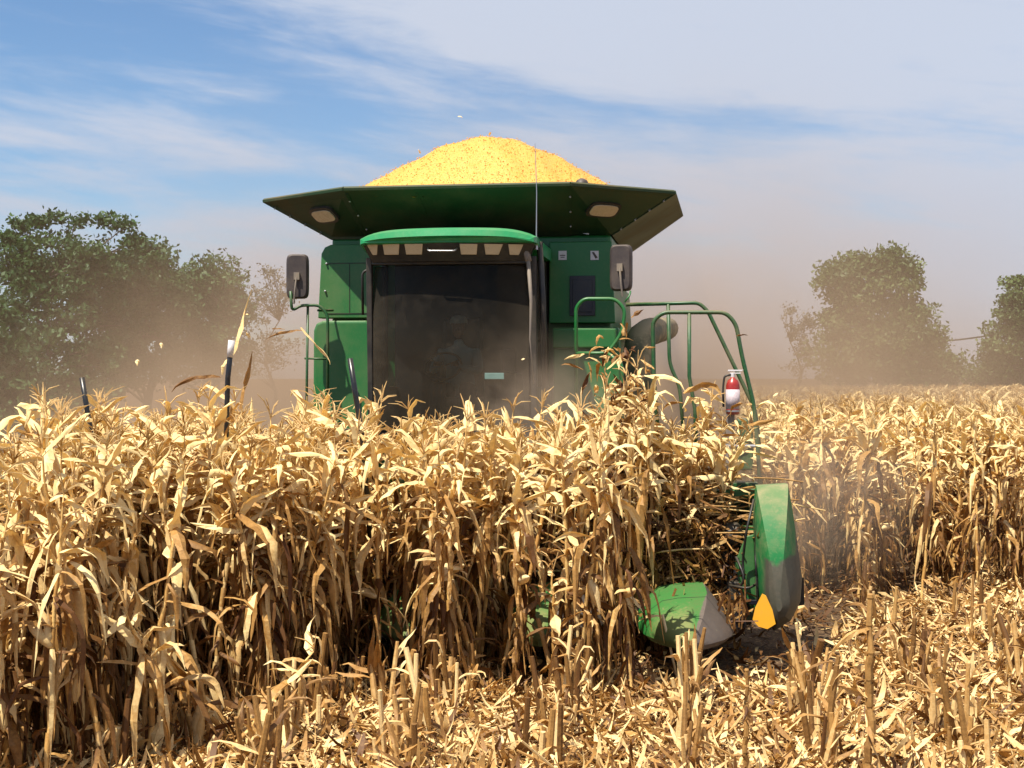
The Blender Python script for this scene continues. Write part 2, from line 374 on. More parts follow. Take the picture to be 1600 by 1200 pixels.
for px, py in ((510, 412), (508, 455)):
    c = P(px, py, 1.06); s = MB(); s.lathe((c.x, 1.05, c.z), (0, 1, 0), [(0, .004), (0.005, .012), (0.03, .012)], 8); s.build('latch', M_steel, body)
# --- grain tank extension
ZT, ZB = 4.32, 3.90
te = bpy.data.objects.new('grain_tank_extension', None)
def plate(mb, pts, th=0.03, mi=0):
    p = [Vector(q) for q in pts]; nrm = (p[1] - p[0]).cross(p[2] - p[0]).normalized() * th; mb.slab(p, nrm, mi)
fl, fr_ = (-2.36, 1.20, ZT), (2.30, 1.08, ZT); ml, mr = (-1.21, 0.36, ZT + .01), (1.24, 0.30, ZT + .01)
bl, br = (-1.60, 1.30, ZB), (1.60, 1.30, ZB); cl, cr = (-1.12, 1.30, ZB), (1.15, 1.30, ZB)
rl, rr = (-2.36, 3.4, ZT), (2.32, 3.35, ZT); kl, kr = (-1.60, 4.0, ZB), (1.60, 4.0, ZB)
e = MB()
for quad in ((cl, cr, mr, ml), (bl, cl, ml, fl), (cr, br, fr_, mr), (kl, bl, fl, rl), (br, kr, rr, fr_), (kr, kl, rl, rr)): plate(e, quad, 0.025)
ext = e.build('grain_tank_extension', M_tank, comb)
e = MB(); rim = [fl, ml, mr, fr_, rr, rl, fl]
for a, c in zip(rim, rim[1:]): e.tube([a, c], 0.028, 6)
e.build('rim', M_tank, ext)
e = MB()
for x0, x1 in ((-1.16, -1.19), (1.19, 1.22), (-.4, -.42), (.4, .42)):  # folded stiffeners under the panels
    a = Vector((x0, 1.27, ZB + .01)); c = Vector((x1, 0.40, ZT - .03)); e.tube([a, c], 0.022, 4)
e.build('stiffener', M_tank, ext)
for sx, px, py in ((-1, 508, 334), (1, 942, 325)):   # lamps let into the underside of the corner panels
    A, B, C = (Vector(bl), Vector(ml), Vector(fl)) if sx < 0 else (Vector(br), Vector(mr), Vector(fr_))
    n = (B - A).cross(C - A).normalized(); n = -n if n.z > 0 else n
    u, v = (px - 800) / F, (HY - py) / F
    o_ = W2L(Vector((0, 0, CZ))); d_ = W2L(Vector((u, 1, CZ + v))) - o_; 
    t_ = (A - o_).dot(n) / d_.dot(n); hit = o_ + d_ * t_
    ax = (C - B).normalized(); ay = n.cross(ax).normalized()
    for nm, mat, r1, r2, off, th in (('work_light', M_black, .20, .12, .0, .035), ('lamp_lens', M_lamp, .165, .085, .036, .010)):
        m_ = MB(); m_.slab([hit + n * off + ax * r1 * math.copysign(abs(math.cos(a)) ** .55, math.cos(a)) + ay * r2 * math.copysign(abs(math.sin(a)) ** .55, math.sin(a)) for a in [k * math.pi / 10 for k in range(20)]], n * th)
        m_.build(nm, mat, ext)
for a_, b_, n_b in ((cl, ml, 3), (cr, mr, 3), (bl, fl, 4), (br, fr_, 4)):
    for k in range(n_b):
        p_ = Vector(a_).lerp(Vector(b_), (k + .7) / (n_b + .4)) + Vector((0, -.012, -.012)); s = MB(); s.lathe(p_, (0, -.6, -.8), [(-.02, .012), (.018, .012), (.024, .006)], 6); s.build('bolt', M_steel, ext)
# beacon and antenna
c = P(909, 287, 0.5); s = MB(); s.lathe((c.x, .5, 4.30), (0, 0, 1), [(0, .075), (.02, .08), (.06, .075), (.095, .055), (.115, .02)], 16); s.build('beacon', M_mirror_b, comb, smooth=True)
a0 = P(838, 378, -0.1); a1 = P(836, 224, -0.1)
s = MB(); s.tube([a0, a0 * .5 + a1 * .5 + Vector((.01, 0, 0)), a1], [.007, .005, .003], 6); s.tube([a0 - Vector((0, 0, .08)), a0 + Vector((0, 0, .05))], .018, 8); s.build('antenna', M_steel, comb)

# --- cab
s = MB()   # floor, rear wall, side posts
s.box(-.84, .90, 0.05, 1.25, 1.62, 1.74); s.box(-.84, .90, 1.2, 1.29, 1.74, 3.6)
for x0, x1 in ((-.86, -.80), (.86, .93)):
    s.box(x0, x1, .0, .08, 1.74, 3.55, top=(.0, 0, -.10, -.10)); s.box(x0, x1, .62, .70, 1.74, 3.55); s.box(x0, x1, .08, 1.2, 1.74, 2.2)
s.box(-.80, .86, -.10, -.02, 3.47, 3.58)
cab = s.build('cab', M_black, comb, bevel=0.012)
s = MB()   # roof: crowned slab, overhanging at the front
rows = []
for yl, w, zb, zt in ((-.40, .86, 3.685, 3.72), (-.38, .90, 3.675, 3.78), (-.30, .925, 3.67, 3.81), (.2, .93, 3.58, 3.86), (.9, .93, 3.58, 3.86), (1.07, .90, 3.60, 3.82)):
    q = []
    for k in range(25):
        x = -w + 2 * w * k / 24; f = 1 - (abs(x) / w) ** 6 * .55 ; cr_ = .02 * (1 - (x / w) ** 2)
        q.append((x + .03, yl + .10 * (x / w) ** 2, zb + (zt - zb) * f + cr_))
    q += [(w + .03, yl + .10, zb), (-w + .03, yl + .10, zb)]
    rows.append(q)
s.loft(rows); s.build('cab_roof', M_roof, cab, bevel=0)
roofo = bpy.data.objects['cab_roof']
s = MB()   # black visor carrying the lamps, slanting back under the roof
vis = lambda x, z: (x, -.30 + .10 * ((x - .03) / .93) ** 2 + (3.7 - z) * .55, z)
xs_ = [-.87 + .1 * k for k in range(19)]
top = [vis(x, 3.68) for x in xs_]; bot = [vis(.03 + (x - .03) * .91, 3.50) for x in xs_]
n_ = len(xs_); s.add(top + bot + [(x, y + .1, z) for x, y, z in top] + [(x, y + .1, z) for x, y, z in bot],
    [(i, i + 1, n_ + i + 1, n_ + i) for i in range(n_ - 1)] + [(2 * n_ + i, 3 * n_ + i, 3 * n_ + i + 1, 2 * n_ + i + 1) for i in range(n_ - 1)] +
    [(n_ + i, n_ + i + 1, 3 * n_ + i + 1, 3 * n_ + i) for i in range(n_ - 1)] + [(0, n_, 3 * n_, 2 * n_), (n_ - 1, 3 * n_ - 1, 4 * n_ - 1, 2 * n_ - 1)])
s.build('visor', M_black, cab)
for px0, px1 in ((573, 591), (599, 626), (634, 663), (720, 748), (758, 787), (795, 818)):
    q = []
    for px, py in ((px0, 382), (px1, 382), (px1 - (3 if px1 < 760 else 8), 398), (px0 + (8 if px0 < 590 else 1), 398)):
        p = P(px, py, -.2); z = p.z; q.append(Vector((p.x, vis(p.x, z)[1] - .012, z)))
    cc = sum(q, Vector()) / 4
    s = MB(); s.slab(q, (0, .03, 0)); s.build('work_light', M_lamp, cab, bevel=.006)
h0, h1 = P(668, 388, -.3), P(714, 388, -.3); s = MB()
s.tube(fillet([h0, h0 + Vector((.015, -.05, -.03)), h1 + Vector((-.015, -.05, -.03)), h1], .03), .009, 8); s.build('handle', M_steel, cab, smooth=True)
# windscreen: one curved pane
s = MB(); vs = []; 
for j in range(9):
    z = 1.75 + (3.46 - 1.75) * j / 8
    for i in range(13):
        x = -.79 + 1.64 * i / 12; vs.append((x, -.10 + .10 * ((x - .03) / .82) ** 2 + .0 * z - .06 * math.sin(math.pi * (z - 1.75) / 1.7), z - 2.6))
s.add(vs, [(j * 13 + i, j * 13 + i + 1, (j + 1) * 13 + i + 1, (j + 1) * 13 + i) for j in range(8) for i in range(12)])
ws = s.build('windscreen', M_glass, cab, smooth=True); ws.location.z = 2.6
s = MB()
for x in (-.83, .89): s.add([(x, .08, -.85), (x, .62, -.85), (x, .62, .9), (x, .0, .9)], [(0, 1, 2, 3)])
sw = s.build('side_window', M_glass, cab); sw.location.z = 2.6
# interior
s = MB(); s.box(-.22, .26, .62, .80, 2.05, 2.95, top=(.03, -.03, .06, .1)); s.box(-.24, .28, .25, .70, 1.95, 2.09); s.box(-.10, .14, .35, .6, 1.74, 1.95)
s.build('operator_seat', M_seat, cab, bevel=.05, seg=3)
s = MB(); ctr = Vector((-.08, .12, 2.42)); nn = Vector((0, -.75, .66)).normalized(); uu = Vector((1, 0, 0)); vv = nn.cross(uu)
ring = [ctr + uu * math.cos(a) * .19 + vv * math.sin(a) * .19 for a in [k * math.pi / 14 for k in range(29)]]
s.tube(ring, .014, 6)
for a in (.5, 2.6, 4.7): s.tube([ctr, ctr + uu * math.cos(a) * .19 + vv * math.sin(a) * .19], .010, 5)
s.tube([ctr, (ctr.x, -.02, 1.74)], .035, 8); s.build('steering_wheel', M_grey, cab, smooth=True)
s = MB(); s.box(.45, .70, .15, .8, 1.9, 2.35, top=(.03, -.03, .2, 0)); s.box(.52, .68, .2, .24, 2.35, 2.6); s.build('console', M_black, cab, bevel=.02)
# small pale plate on the cab front, grab loop, washer tube, wiper
c = P(773, 588, -.16); s = MB(); s.box(c.x - .10, c.x + .10, -.19, -.172, c.z - .03, c.z + .035); s.build('plate', simple('pale_green_plate', (0.10, 0.19, 0.17))[0], cab, bevel=.004)
s = MB(); s.tube(fillet([P(567, 492, .2), P(566, 425, .2), P(580, 420, .2), P(582, 432, .15)], .06), .014, 8); s.build('grab_loop', M_black, cab, smooth=True)
s = MB(); s.tube([P(825, 402, -.16), P(830, 470, -.2), P(828, 530, -.2), P(834, 600, -.2)], [.022, .018, .008, .006], 8); s.tube([P(820, 385, -.12), P(826, 408, -.16)], .034, 8); s.build('wiper_arm', M_grey, cab, smooth=True)
s = MB(); s.tube([P(843, 378, .0), P(848, 470, .0), P(852, 640, .0)], .032, 8); s.build('cab_post', M_black, cab, smooth=True)

# --- mirrors
for sx, (x0, x1, z0, z1), yl, rot in ((-1, (448, 482, 397, 467), .55, .15), (1, (953, 988, 382, 455), .45, -.12)):
    a = P(x0, z1, yl); c = P(x1, z0, yl); cx, cz = (a.x + c.x) / 2, (a.z + c.z) / 2; w, h = (c.x - a.x) / 2, (c.z - a.z) / 2
    q = [(w * math.copysign(abs(math.cos(t)) ** .35, math.cos(t)), h * math.copysign(abs(math.sin(t)) ** .28, math.sin(t))) for t in [k * math.pi / 14 + .05 for k in range(28)]]
    s = MB(); s.loft([[(x * k, y, z * (1 - (1 - k) * .4)) for x, z in q] for y, k in ((-.05, .80), (-.03, .97), (.0, 1.0), (.03, 1.0), (.035, .95))])
    mo = s.build('mirror', M_mirror_b, comb, smooth=False); mo.location = (cx, yl, cz); mo.rotation_euler = (0, 0, rot)
    s = MB(); s.slab([(x * .9, .036, z * .93) for x, z in q], (0, .004, 0)); s.build('mirror_glass', M_steel, mo)
    s = MB(); s.box(-.03, .03, -.09, -.05, -.04, .04); 
    s.tube(fillet([(0, -.08, 0), (.015 * sx, -.10, -.15), (.03 * sx, -.08, -h - .06)] , .05), .011, 6)
    s.build('mirror_bracket', M_grey, mo)
s = MB(); s.tube(fillet([P(454, 455, .47), P(456, 486, .5), P(470, 477, .55), P(500, 477, .6), P(512, 492, .6), P(512, 700, .6)], .07), .017, 8)
s.tube([P(481, 478, .6), P(478, 700, .6)], .015, 8); s.tube([P(476, 560, .6), P(512, 561, .6)], .012, 6); s.tube([P(497, 485, .6), P(520, 485, 1.0)], .014, 6)
s.tube([P(476, 630, .6), P(512, 631, .6)], .012, 6); s.tube([P(478, 690, .6), P(478, 690, 1.05)], .015, 6); s.tube([P(512, 690, .6), P(512, 690, 1.05)], .015, 6)
s.build('handrail', M_greend, comb, smooth=True)
# --- platform, ladder and railings on the camera's right
rr_ = .020
s = MB(); s.tube(fillet([P(900, 700, .35), P(900, 480, .35), P(912, 467, .35), P(962, 467, .35), P(977, 484, .35), P(972, 520, .35), P(950, 552, .35), P(900, 552, .35)], .09), rr_, 8)
s.tube(fillet([P(950, 552, .35), P(972, 570, .35), P(974, 700, .35)], .05), rr_, 8)
s.tube(fillet([P(985, 455, .4), P(984, 462, .36), P(976, 472, .35)], .03), .010, 6); s.build('handrail', M_green, comb, smooth=True)
s = MB(); s.tube(fillet([P(978, 476, .8), P(1092, 473, .8), P(1106, 486, .8), P(1180, 640, .8), P(1186, 690, .8), P(1190, 790, .8)], .10), rr_ * 1.05, 8)
s.tube(fillet([P(1044, 474, .8), P(1046, 570, .8), P(1062, 602, .8), P(1070, 700, .8)], .12), rr_, 8); s.build('railing', M_greend, comb, smooth=True)
s = MB(); s.tube(fillet([P(1030, 700, .3), P(1022, 600, .3), P(1020, 502, .3), P(1036, 488, .3), P(1134, 488, .3), P(1150, 506, .3), P(1160, 560, .3), P(1178, 632, .3), P(1184, 700, .3), P(1188, 770, .3)], .12), rr_ * 1.1, 8)
s.tube([P(1077, 488, .3), P(1077, 588, .3), P(1086, 640, .3), P(1088, 720, .3)], rr_, 8); s.build('railing', M_greend, comb, smooth=True)
pl = W2L(AT(1030, 735, 15.3)); pr = W2L(AT(1190, 735, 15.0))
s = MB(); s.box(1.72, 2.68, .25, 1.25, 1.42, 1.50); s.box(2.50, 2.64, .15, .6, .5, 1.42)
for z in (.55, .85, 1.15): s.box(2.45, 2.70, .02, .24, z, z + .04)
s.build('ladder_platform', M_greend, comb, bevel=.01)
s = MB(); a = P(1152, 655, .75); c = P(1177, 735, .75); s.box(a.x, c.x, .75, 1.2, c.z, a.z); s.build('toolbox', M_greend, comb, bevel=.02)
s = MB(); p0, p1 = P(1141, 648, .3), P(1140, 775, .3); s.box(p0.x - .045, p0.x + .045, .30, .36, p1.z, p0.z + .02); s.build('post', M_grey, comb, bevel=.008)
s = MB(); a, c = P(1122, 697, .2), P(1180, 697, .2); s.tube([a, c], .018, 8); s.build('step_bar', M_steel, comb)
# unloading auger folded back
s = MB(); s.tube(fillet([(1.66, 2.2, 2.2), (1.92, 1.9, 2.75), (1.98, 2.6, 2.9), (2.02, 7.6, 3.1)], .4), [.16] * 10 + [.16, .16], 16) if False else s.tube(fillet([(1.85, 1.75, 1.5), (1.87, 1.75, 2.72), (1.95, 2.7, 2.85), (2.0, 7.6, 3.05)], .35), .17, 16)
s.build('unloading_auger', paint('dust_caked_paint', (0.05, 0.06, 0.03), dust=(0.30, 0.24, 0.14), amt=1.4, rough=.7), comb, smooth=True)
# --- wheels
def wheel(x, y, r, w, lugs):
    t = MB(); t.lathe((x - w / 2, y, r), (1, 0, 0), [(.0, r * .56), (.02, r * .86), (w * .12, r * .95), (w * .5, r * .97), (w * .88, r * .95), (w - .02, r * .86), (w, r * .56), (w * .8, r * .5), (w * .2, r * .5), (0, r * .56)], 40)
    for k in range(lugs):
        for sd in (-1, 1):
            a = 2 * math.pi * (k + (.5 if sd > 0 else 0)) / lugs; q = []
            for xx, da, rad in ((0, 0, .96), (.46 * w, .22, .99), (.46 * w, .22 + .10, .99), (0, .10, .96)):
                for rr2 in (rad * r, r * 1.02 if xx == 0 else r * 1.0):
                    q.append((x + sd * (w * .48 - xx), y + rr2 * math.sin(a + da), r + rr2 * math.cos(a + da)))
            t.add(q, [(0, 2, 4, 6), (7, 5, 3, 1), (0, 1, 3, 2), (2, 3, 5, 4), (4, 5, 7, 6), (6, 7, 1, 0)])
    wh = MB(); wh.lathe((x - w * .3, y, r), (1, 0, 0), [(0, .02), (.0, r * .3), (w * .08, r * .52), (w * .52, r * .52), (w * .6, r * .3), (w * .6, .02)], 24)
    wo = wh.build('wheel', M_yellow, comb, smooth=False); t.build('tyre', M_rub, wo)
for x in (-1.55, 1.55): wheel(x, 1.0, .86, .62, 22)
for x in (-1.35, 1.35): wheel(x, 5.6, .55, .36, 16)
s = MB(); s.tube([(-1.3, 1.0, .86), (1.3, 1.0, .86)], .14, 10); s.tube([(-1.2, 5.6, .55), (1.2, 5.6, .55)], .09, 10); s.build('axle', M_greend, comb)
# --- feeder house and corn head
s = MB(); s.add([(-.6, .9, 1.15), (.6, .9, 1.15), (.6, .9, 1.75), (-.6, .9, 1.75), (-.6, -2.1, .45), (.6, -2.1, .45), (.6, -2.1, 1.05), (-.6, -2.1, 1.05)], [(0, 1, 2, 3), (7, 6, 5, 4), (0, 4, 5, 1), (1, 5, 6, 2), (2, 6, 7, 3), (3, 7, 4, 0)])
s.build('feeder_house', M_greend, comb, bevel=.03)
HL, HR = -3.25, 3.12
s = MB(); s.box(HL, HR, -2.25, -2.16, .35, 1.28); s.box(HL, HR, -2.32, -2.14, 1.284, 1.40); s.box(HL, HR, -3.0, -2.253, .32, .40)
s.box(HL, HL + .05, -3.0, -2.255, .40, 1.2); s.box(HR - .05, HR, -3.0, -2.255, .40, 1.2)
head = s.build('corn_head', M_greend, comb, bevel=.012)
s = MB(); s.tube([(HL + .06, -2.62, .66), (HR - .06, -2.62, .66)], .11, 12)
for x0, x1, sg in ((HL + .08, 0, 1), (0, HR - .08, -1)):
    n = 90; vs = []
    for k in range(n + 1):
        x = x0 + (x1 - x0) * k / n; a = sg * k / n * 2 * math.pi * 6
        for r in (.10, .27): vs.append((x, -2.62 + r * math.sin(a), .66 + r * math.cos(a)))
    s.add(vs, [(2 * k, 2 * k + 1, 2 * k + 3, 2 * k + 2) for k in range(n)])
s.build('cross_auger', M_steel, head)
# snouts: long pointed hoods between the rows
def snout_mesh():
    m_ = MB(); secs = []
    for y, w, zt, zb in ((.62, .35, .13, -.16), (.30, .375, .15, -.17), (.0, .37, .13, -.18), (-.25, .33, .09, -.18), (-.48, .25, .03, -.17), (-.66, .15, -.04, -.16), (-.77, .06, -.10, -.155), (-.80, .03, -.125, -.15)):
        rx = .42 * w; h = zt - zb
        q = [(-w, y, zb + .05 * h), (-w * .99, y, zb + .30 * h), (-w * .86, y, zb + .60 * h), (-w * .55, y, zb + .88 * h), (-w * .2, y, zb + .96 * h), (rx, y, zb + 1.0 * h), (rx * .55 + w * .45, y, zb + .60 * h), (w * .93, y, zb + .25 * h), (w, y, zb + .05 * h), (w * .86, y, zb - .03), (-w * .86, y, zb - .03)]
        secs.append(q)
    m_.loft(secs); return m_.mesh('snout', M_snout)
sn = snout_mesh()
import bmesh as _bm
b_ = _bm.new(); b_.from_mesh(sn); _bm.ops.recalc_face_normals(b_, faces=b_.faces); b_.to_mesh(sn); b_.free()
for p in sn.polygons: p.use_smooth = len(p.vertices) == 4
sn.set_sharp_from_angle(angle=R_(28))
SX = [2.54 - 1.04 * k for k in range(6)]
for k, x in enumerate(SX):
    o = link('snout', sn, head, (x, -3.55, .50)); o.rotation_euler = (0, 0, R_(4) if k == 0 else 0)
# row units between the snouts
for x in [a - .52 for a in SX] + [SX[0] + .52]:
    s = MB()
    for sd in (-1, 1):
        s.box(x + sd * .05, x + sd * .17, -3.15, -2.6, .38, .47); s.tube([(x + sd * .10, -3.2, .33), (x + sd * .10, -2.7, .33)], .045, 8)
    s.box(x - .19, x - .055, -3.2, -2.58, .30, .375); s.box(x + .055, x + .19, -3.2, -2.58, .30, .375)
    for kk in range(5): s.box(x - .04, x + .04, -3.1 + kk * .12, -3.06 + kk * .12, .47, .51)
    s.build('row_unit', M_navy, head, bevel=.006)
# end dividers
def shield_mesh():
    m_ = MB(); out = [(1181, 760), (1231, 757), (1238, 795), (1246, 850), (1253, 905), (1251, 938), (1236, 968), (1208, 986), (1194, 968), (1182, 925), (1177, 860), (1177, 790)]
    base = []
    for px, py in out: q = P(px, py, -2.98); base.append(Vector((q.x - P(1213, 870, -2.98).x, 0, q.z)))
    pts = []
    for a, c in zip(base, base[1:] + base[:1]):
        for t in (0, .5): pts.append(a.lerp(c, t))
    tipc = Vector((.0, 0, .50)); secs = []
    for y, k in ((.55, .97), (.02, 1.0), (-.03, .985), (-.10, .955), (-.20, .88), (-.34, .70), (-.44, .42), (-.48, .12)):
        secs.append([Vector((tipc.x + (p.x - tipc.x) * k, y, tipc.z + (p.z - tipc.z) * k)) for p in pts])
    m_.loft(secs); return m_.mesh('end_divider', M_shield, smooth=False)
sh = shield_mesh(); b_ = _bm.new(); b_.from_mesh(sh); _bm.ops.recalc_face_normals(b_, faces=b_.faces); b_.to_mesh(sh); b_.free()
for p in sh.polygons: p.use_smooth = len(p.vertices) == 4
sh.set_sharp_from_angle(angle=R_(24))
c = P(1213, 870, -2.9); SHX = c.x
ed = link('end_divider', sh, head, (SHX, -2.95, .0)); ed['label'] = 'worn green end divider with yellow patch'
ed2 = link('end_divider', sh, head, (HL - .05, -2.95, .0))
# yellow patch, back flap, inner plate, gearbox, hoses
s = MB(); q = [P(x, y, -3.55) for x, y in ((1176, 968), (1180, 950), (1191, 928), (1197, 931), (1207, 953), (1212, 975), (1199, 983), (1185, 979))]; s.slab(q, (0, .02, 0)); s.build('yellow_guard', M_yellow, head)
s = MB(); q = [P(x, y, -2.55) for x, y in ((1240, 903), (1256, 903), (1257, 945), (1238, 948))]; s.slab(q, (0, .02, 0)); s.build('rubber_flap', M_rub, head)
s = MB(); q = [P(x, y, -3.0) for x, y in ((1148, 880), (1165, 838), (1178, 835), (1182, 960), (1160, 935))]; s.slab(q, (0, .03, 0)); s.build('inner_shield', M_green, head, bevel=.008); s = MB()
q = [P(x, y, -2.6) for x, y in ((1155, 822), (1184, 822), (1184, 842), (1155, 842))]; s.slab(q, (0, .35, 0)); s.build('drive_cover', M_green, head, bevel=.008); s = MB()
q = [P(x, y, -2.6) for x, y in ((1120, 766), (1180, 764), (1180, 778), (1120, 778))]; s.slab(q, (0, .2, 0)); s.build('inner_bracket', M_green, head, bevel=.008)
s = MB(); gb = P(1145, 838, -2.75)
s.lathe((gb.x - .10, -2.75, gb.z), (1, 0, 0), [(0, .03), (.0, .09), (.05, .12), (.14, .12), (.18, .07), (.20, .03)], 20); s.box(gb.x - .1, gb.x + .12, -2.7, -2.5, gb.z - .55, gb.z + .02); s.box(gb.x - .05, gb.x + .15, -2.95, -2.703, gb.z - .7, gb.z - .35)
s.build('gearbox', M_black, head, bevel=.01)
s = MB()
for pts in (((1178, 780), (1166, 830), (1160, 880), (1166, 930), (1158, 970)), ((1205, 775), (1185, 800), (1180, 860), (1182, 900)), ((1208, 834), (1190, 845), (1182, 880), (1184, 940)), ((1150, 870), (1165, 905), (1150, 925), (1172, 940)), ((1140, 915), (1170, 920), (1182, 912))):
    s.tube(fillet([P(x, y, -3.05 - .1 * (i % 2)) for i, (x, y) in enumerate(pts)], .08), .011, 6)
s.build('hose', M_black, head, smooth=True)
# marker rods standing on the head
for pts, tip in ((((128, 590), (136, 640), (150, 720), (165, 830)), 0), (((362, 532), (356, 590), (354, 660), (352, 860)), 1), (((547, 560), (556, 620), (567, 690), (580, 860)), 0)):
    s = MB(); q = [P(x, y, -4.45) for x, y in pts]; s.tube(q, .021, 8); ro = s.build('marker_rod', M_rod, head, smooth=True)
    if tip: s = MB(); s.tube([q[0] + Vector((0, 0, .002)), q[0] * .55 + q[1] * .45], .026, 8); s.build('rod_tip', M_white, ro, smooth=True)

# --- fire extinguisher on its post
fe_p = L2W(*P(1145, 648, .22)); 
fe = thing('fire_extinguisher', fe_p, 'red fire extinguisher with pale label strapped to the post by the ladder', 'fire extinguisher', rz=TH)
s = MB(); s.lathe((0, 0, 0), (0, 0, 1), [(0, .05), (.01, .068), (.04, .07), (.30, .07), (.35, .055), (.375, .025), (.39, .02)], 24); s.build('cylinder', M_red, fe, smooth=True)
s = MB(); s.lathe((0, 0, .06), (0, 0, 1), [(0, .0715), (.20, .0715)], 24); s.build('label_sleeve', simple('extinguisher_label', (0.50, 0.42, 0.44), .5, .5, 45)[0], fe, smooth=True)
s = MB(); s.tube([(0, 0, .38), (0, 0, .43)], .022, 8); s.box(-.05, .09, -.015, .015, .445, .462, top=(0, .02, 0, 0)); s.box(-.03, .08, -.012, .012, .42, .432); s.build('valve_lever', M_white, fe, bevel=.003)
s = MB(); s.tube(fillet([(-.02, 0, .41), (-.085, 0, .40), (-.10, 0, .28), (-.095, -.01, .08)], .05), .011, 8); s.build('hose', M_black, fe, smooth=True)
s = MB(); s.lathe((0, 0, .03), (0, 0, 1), [(0, .073), (.02, .073)], 24); s.tube([(0, .06, .04), (0, .12, .04)], .02, 6); s.build('bracket', M_steel, fe)

# --- operator, dim behind the glass
op = thing('person', L2W(.02, .5, 2.09), 'seated operator in pale teal shirt and cap behind the dusty windscreen', 'person', rz=TH)
def skin(name, joints, edges, mat, parent, sub=2):
    me = bpy.data.meshes.new(name); me.from_pydata([j[:3] for j in joints], edges, []); me.materials.append(mat)
    o = link(name, me, parent); o.modifiers.new('skin', 'SKIN'); sd = me.skin_vertices[0].data
    for i, j in enumerate(joints): r = j[3]; sd[i].radius = r if isinstance(r, tuple) else (r, r)
    sd[0].use_root = True; ss = o.modifiers.new('sub', 'SUBSURF'); ss.levels = ss.render_levels = sub
    return o
J = [(0, 0, .08, (.17, .12)), (0, .02, .28, (.15, .11)), (0, .02, .46, (.17, .11)), (0, .0, .55, .06), (0, -.01, .63, .055),   # pelvis .. neck
     (-.19, 0, .48, .065), (-.25, -.16, .28, .05), (-.17, -.36, .31, .036), (-.14, -.42, .34, .028),
     (.19, 0, .48, .065), (.25, -.16, .28, .05), (.10, -.36, .31, .036), (.05, -.42, .34, .028),
     (-.11, -.05, .05, .085), (-.16, -.42, .09, .07), (-.16, -.48, -.28, .05), (.11, -.05, .05, .085), (.16, -.42, .09, .07), (.16, -.48, -.28, .05)]
E = [(0, 1), (1, 2), (2, 3), (3, 4), (2, 5), (5, 6), (6, 7), (7, 8), (2, 9), (9, 10), (10, 11), (11, 12), (0, 13), (13, 14), (14, 15), (0, 16), (16, 17), (17, 18)]
skin('body', J, E, M_shirt, op)
skin('head', [(0, -.01, .62, .05), (0, -.03, .69, (.065, .075)), (0, -.02, .77, (.078, .092)), (0, .0, .83, .06), (0, -.12, .72, .012)], [(0, 1), (1, 2), (2, 3), (1, 4)], M_skin, op)
for sd in (-1, 1):
    hx = -.14 if sd < 0 else .05
    jj = [(hx, -.42, .34, .030), (hx + .01 * sd, -.47, .36, .032)]; ee = [(0, 1)]
    for k in range(4):
        a = len(jj); jj += [(hx + (k - 1.5) * .018, -.50, .365, .010), (hx + (k - 1.5) * .019, -.535, .355 - .003 * k, .009), (hx + (k - 1.5) * .018, -.545, .33, .008)]; ee += [(1, a), (a, a + 1), (a + 1, a + 2)]
    a = len(jj); jj += [(hx - .035 * sd, -.47, .37, .011), (hx - .045 * sd, -.50, .35, .009)]; ee += [(1, a), (a, a + 1)]
    skin('hand', jj, ee, M_skin, op, 1)
s = MB(); s.lathe((0, -.01, .79), (0, 0, 1), [(0, .098), (.04, .095), (.075, .07), (.09, .02)], 20); s.slab([(-.075, -.08, .79), (-.06, -.16, .785), (0, -.19, .785), (.06, -.16, .785), (.075, -.08, .79)], (0, 0, .008)); s.build('cap', M_cap, op)
s = MB()
for sd in (-1, 1): s.tube([(.11 * sd, -.05, .06), (.16 * sd, -.42, .10), (.16 * sd, -.48, -.28)], [.10, .085, .06], 10)
s.build('trousers', M_trous, op, smooth=True)

# ------------------------------------------------------------------ grain heap
hm = MB(); n = 80; pk = W2L(AT(766, 217, 17.6)); vs = []
for j in range(n + 1):
    y = .46 + 2.85 * j / n; hw = float(np.interp(y, [.30, 1.14, 3.4], [1.10, 2.12, 2.14])) - .08
    for i in range(n + 1):
        x = .0 - hw + 2 * hw * i / n
        r = math.hypot((x - pk.x) * (1.06 if x > pk.x else 1.0), (y - 2.2) * (1.28 if y < 2.2 else .8)); r += .018 * math.sin(x * 4.1 + y * 2.3) + .012 * math.sin(x * 9.3 - y * 5)
        z = pk.z - (math.sqrt(r * r + .95 ** 2) - .95) * .74
        z = max(z, 4.285 - .03 * abs(math.sin(x * 3)))
        z += .010 * math.sin(x * 13 + y * 7) + random.uniform(-.010, .010)
        vs.append((x, y, z - 4))
hm.add(vs, [(j * (n + 1) + i, j * (n + 1) + i + 1, (j + 1) * (n + 1) + i + 1, (j + 1) * (n + 1) + i) for j in range(n) for i in range(n)])
V0 = np.array(vs)
hp = hm.build('grain_heap', M_kern, smooth=True); hp.location = (RX, RY, 4); hp.rotation_euler = (0, 0, TH)
tag(hp, 'mound of bright yellow shelled corn heaped above the tank', 'corn grain', kind='stuff')
K = 6000; ids = rng.integers(0, len(V0), K); c0 = V0[ids] + rng.normal(0, .025, (K, 3)) * [1, 1, .25]; c0[:, 2] += .006; c0 = c0[(np.abs(c0[:, 0]) < 1.7) & (c0[:, 2] > .30)]; K = len(c0); A = rng.normal(size=(K, 3, 3))
octa = np.array([[1, 0, 0], [0, 1, 0], [-1, 0, 0], [0, -1, 0], [0, 0, .6], [0, 0, -.6]]); A = rng.normal(size=(K, 3, 3)); Qm, _ = np.linalg.qr(A)
sz = rng.uniform(.006, .011, (K, 1, 1)); VV = (np.einsum('kij,vj->kvi', Qm, octa) * sz + c0[:, None, :]).reshape(-1, 3)
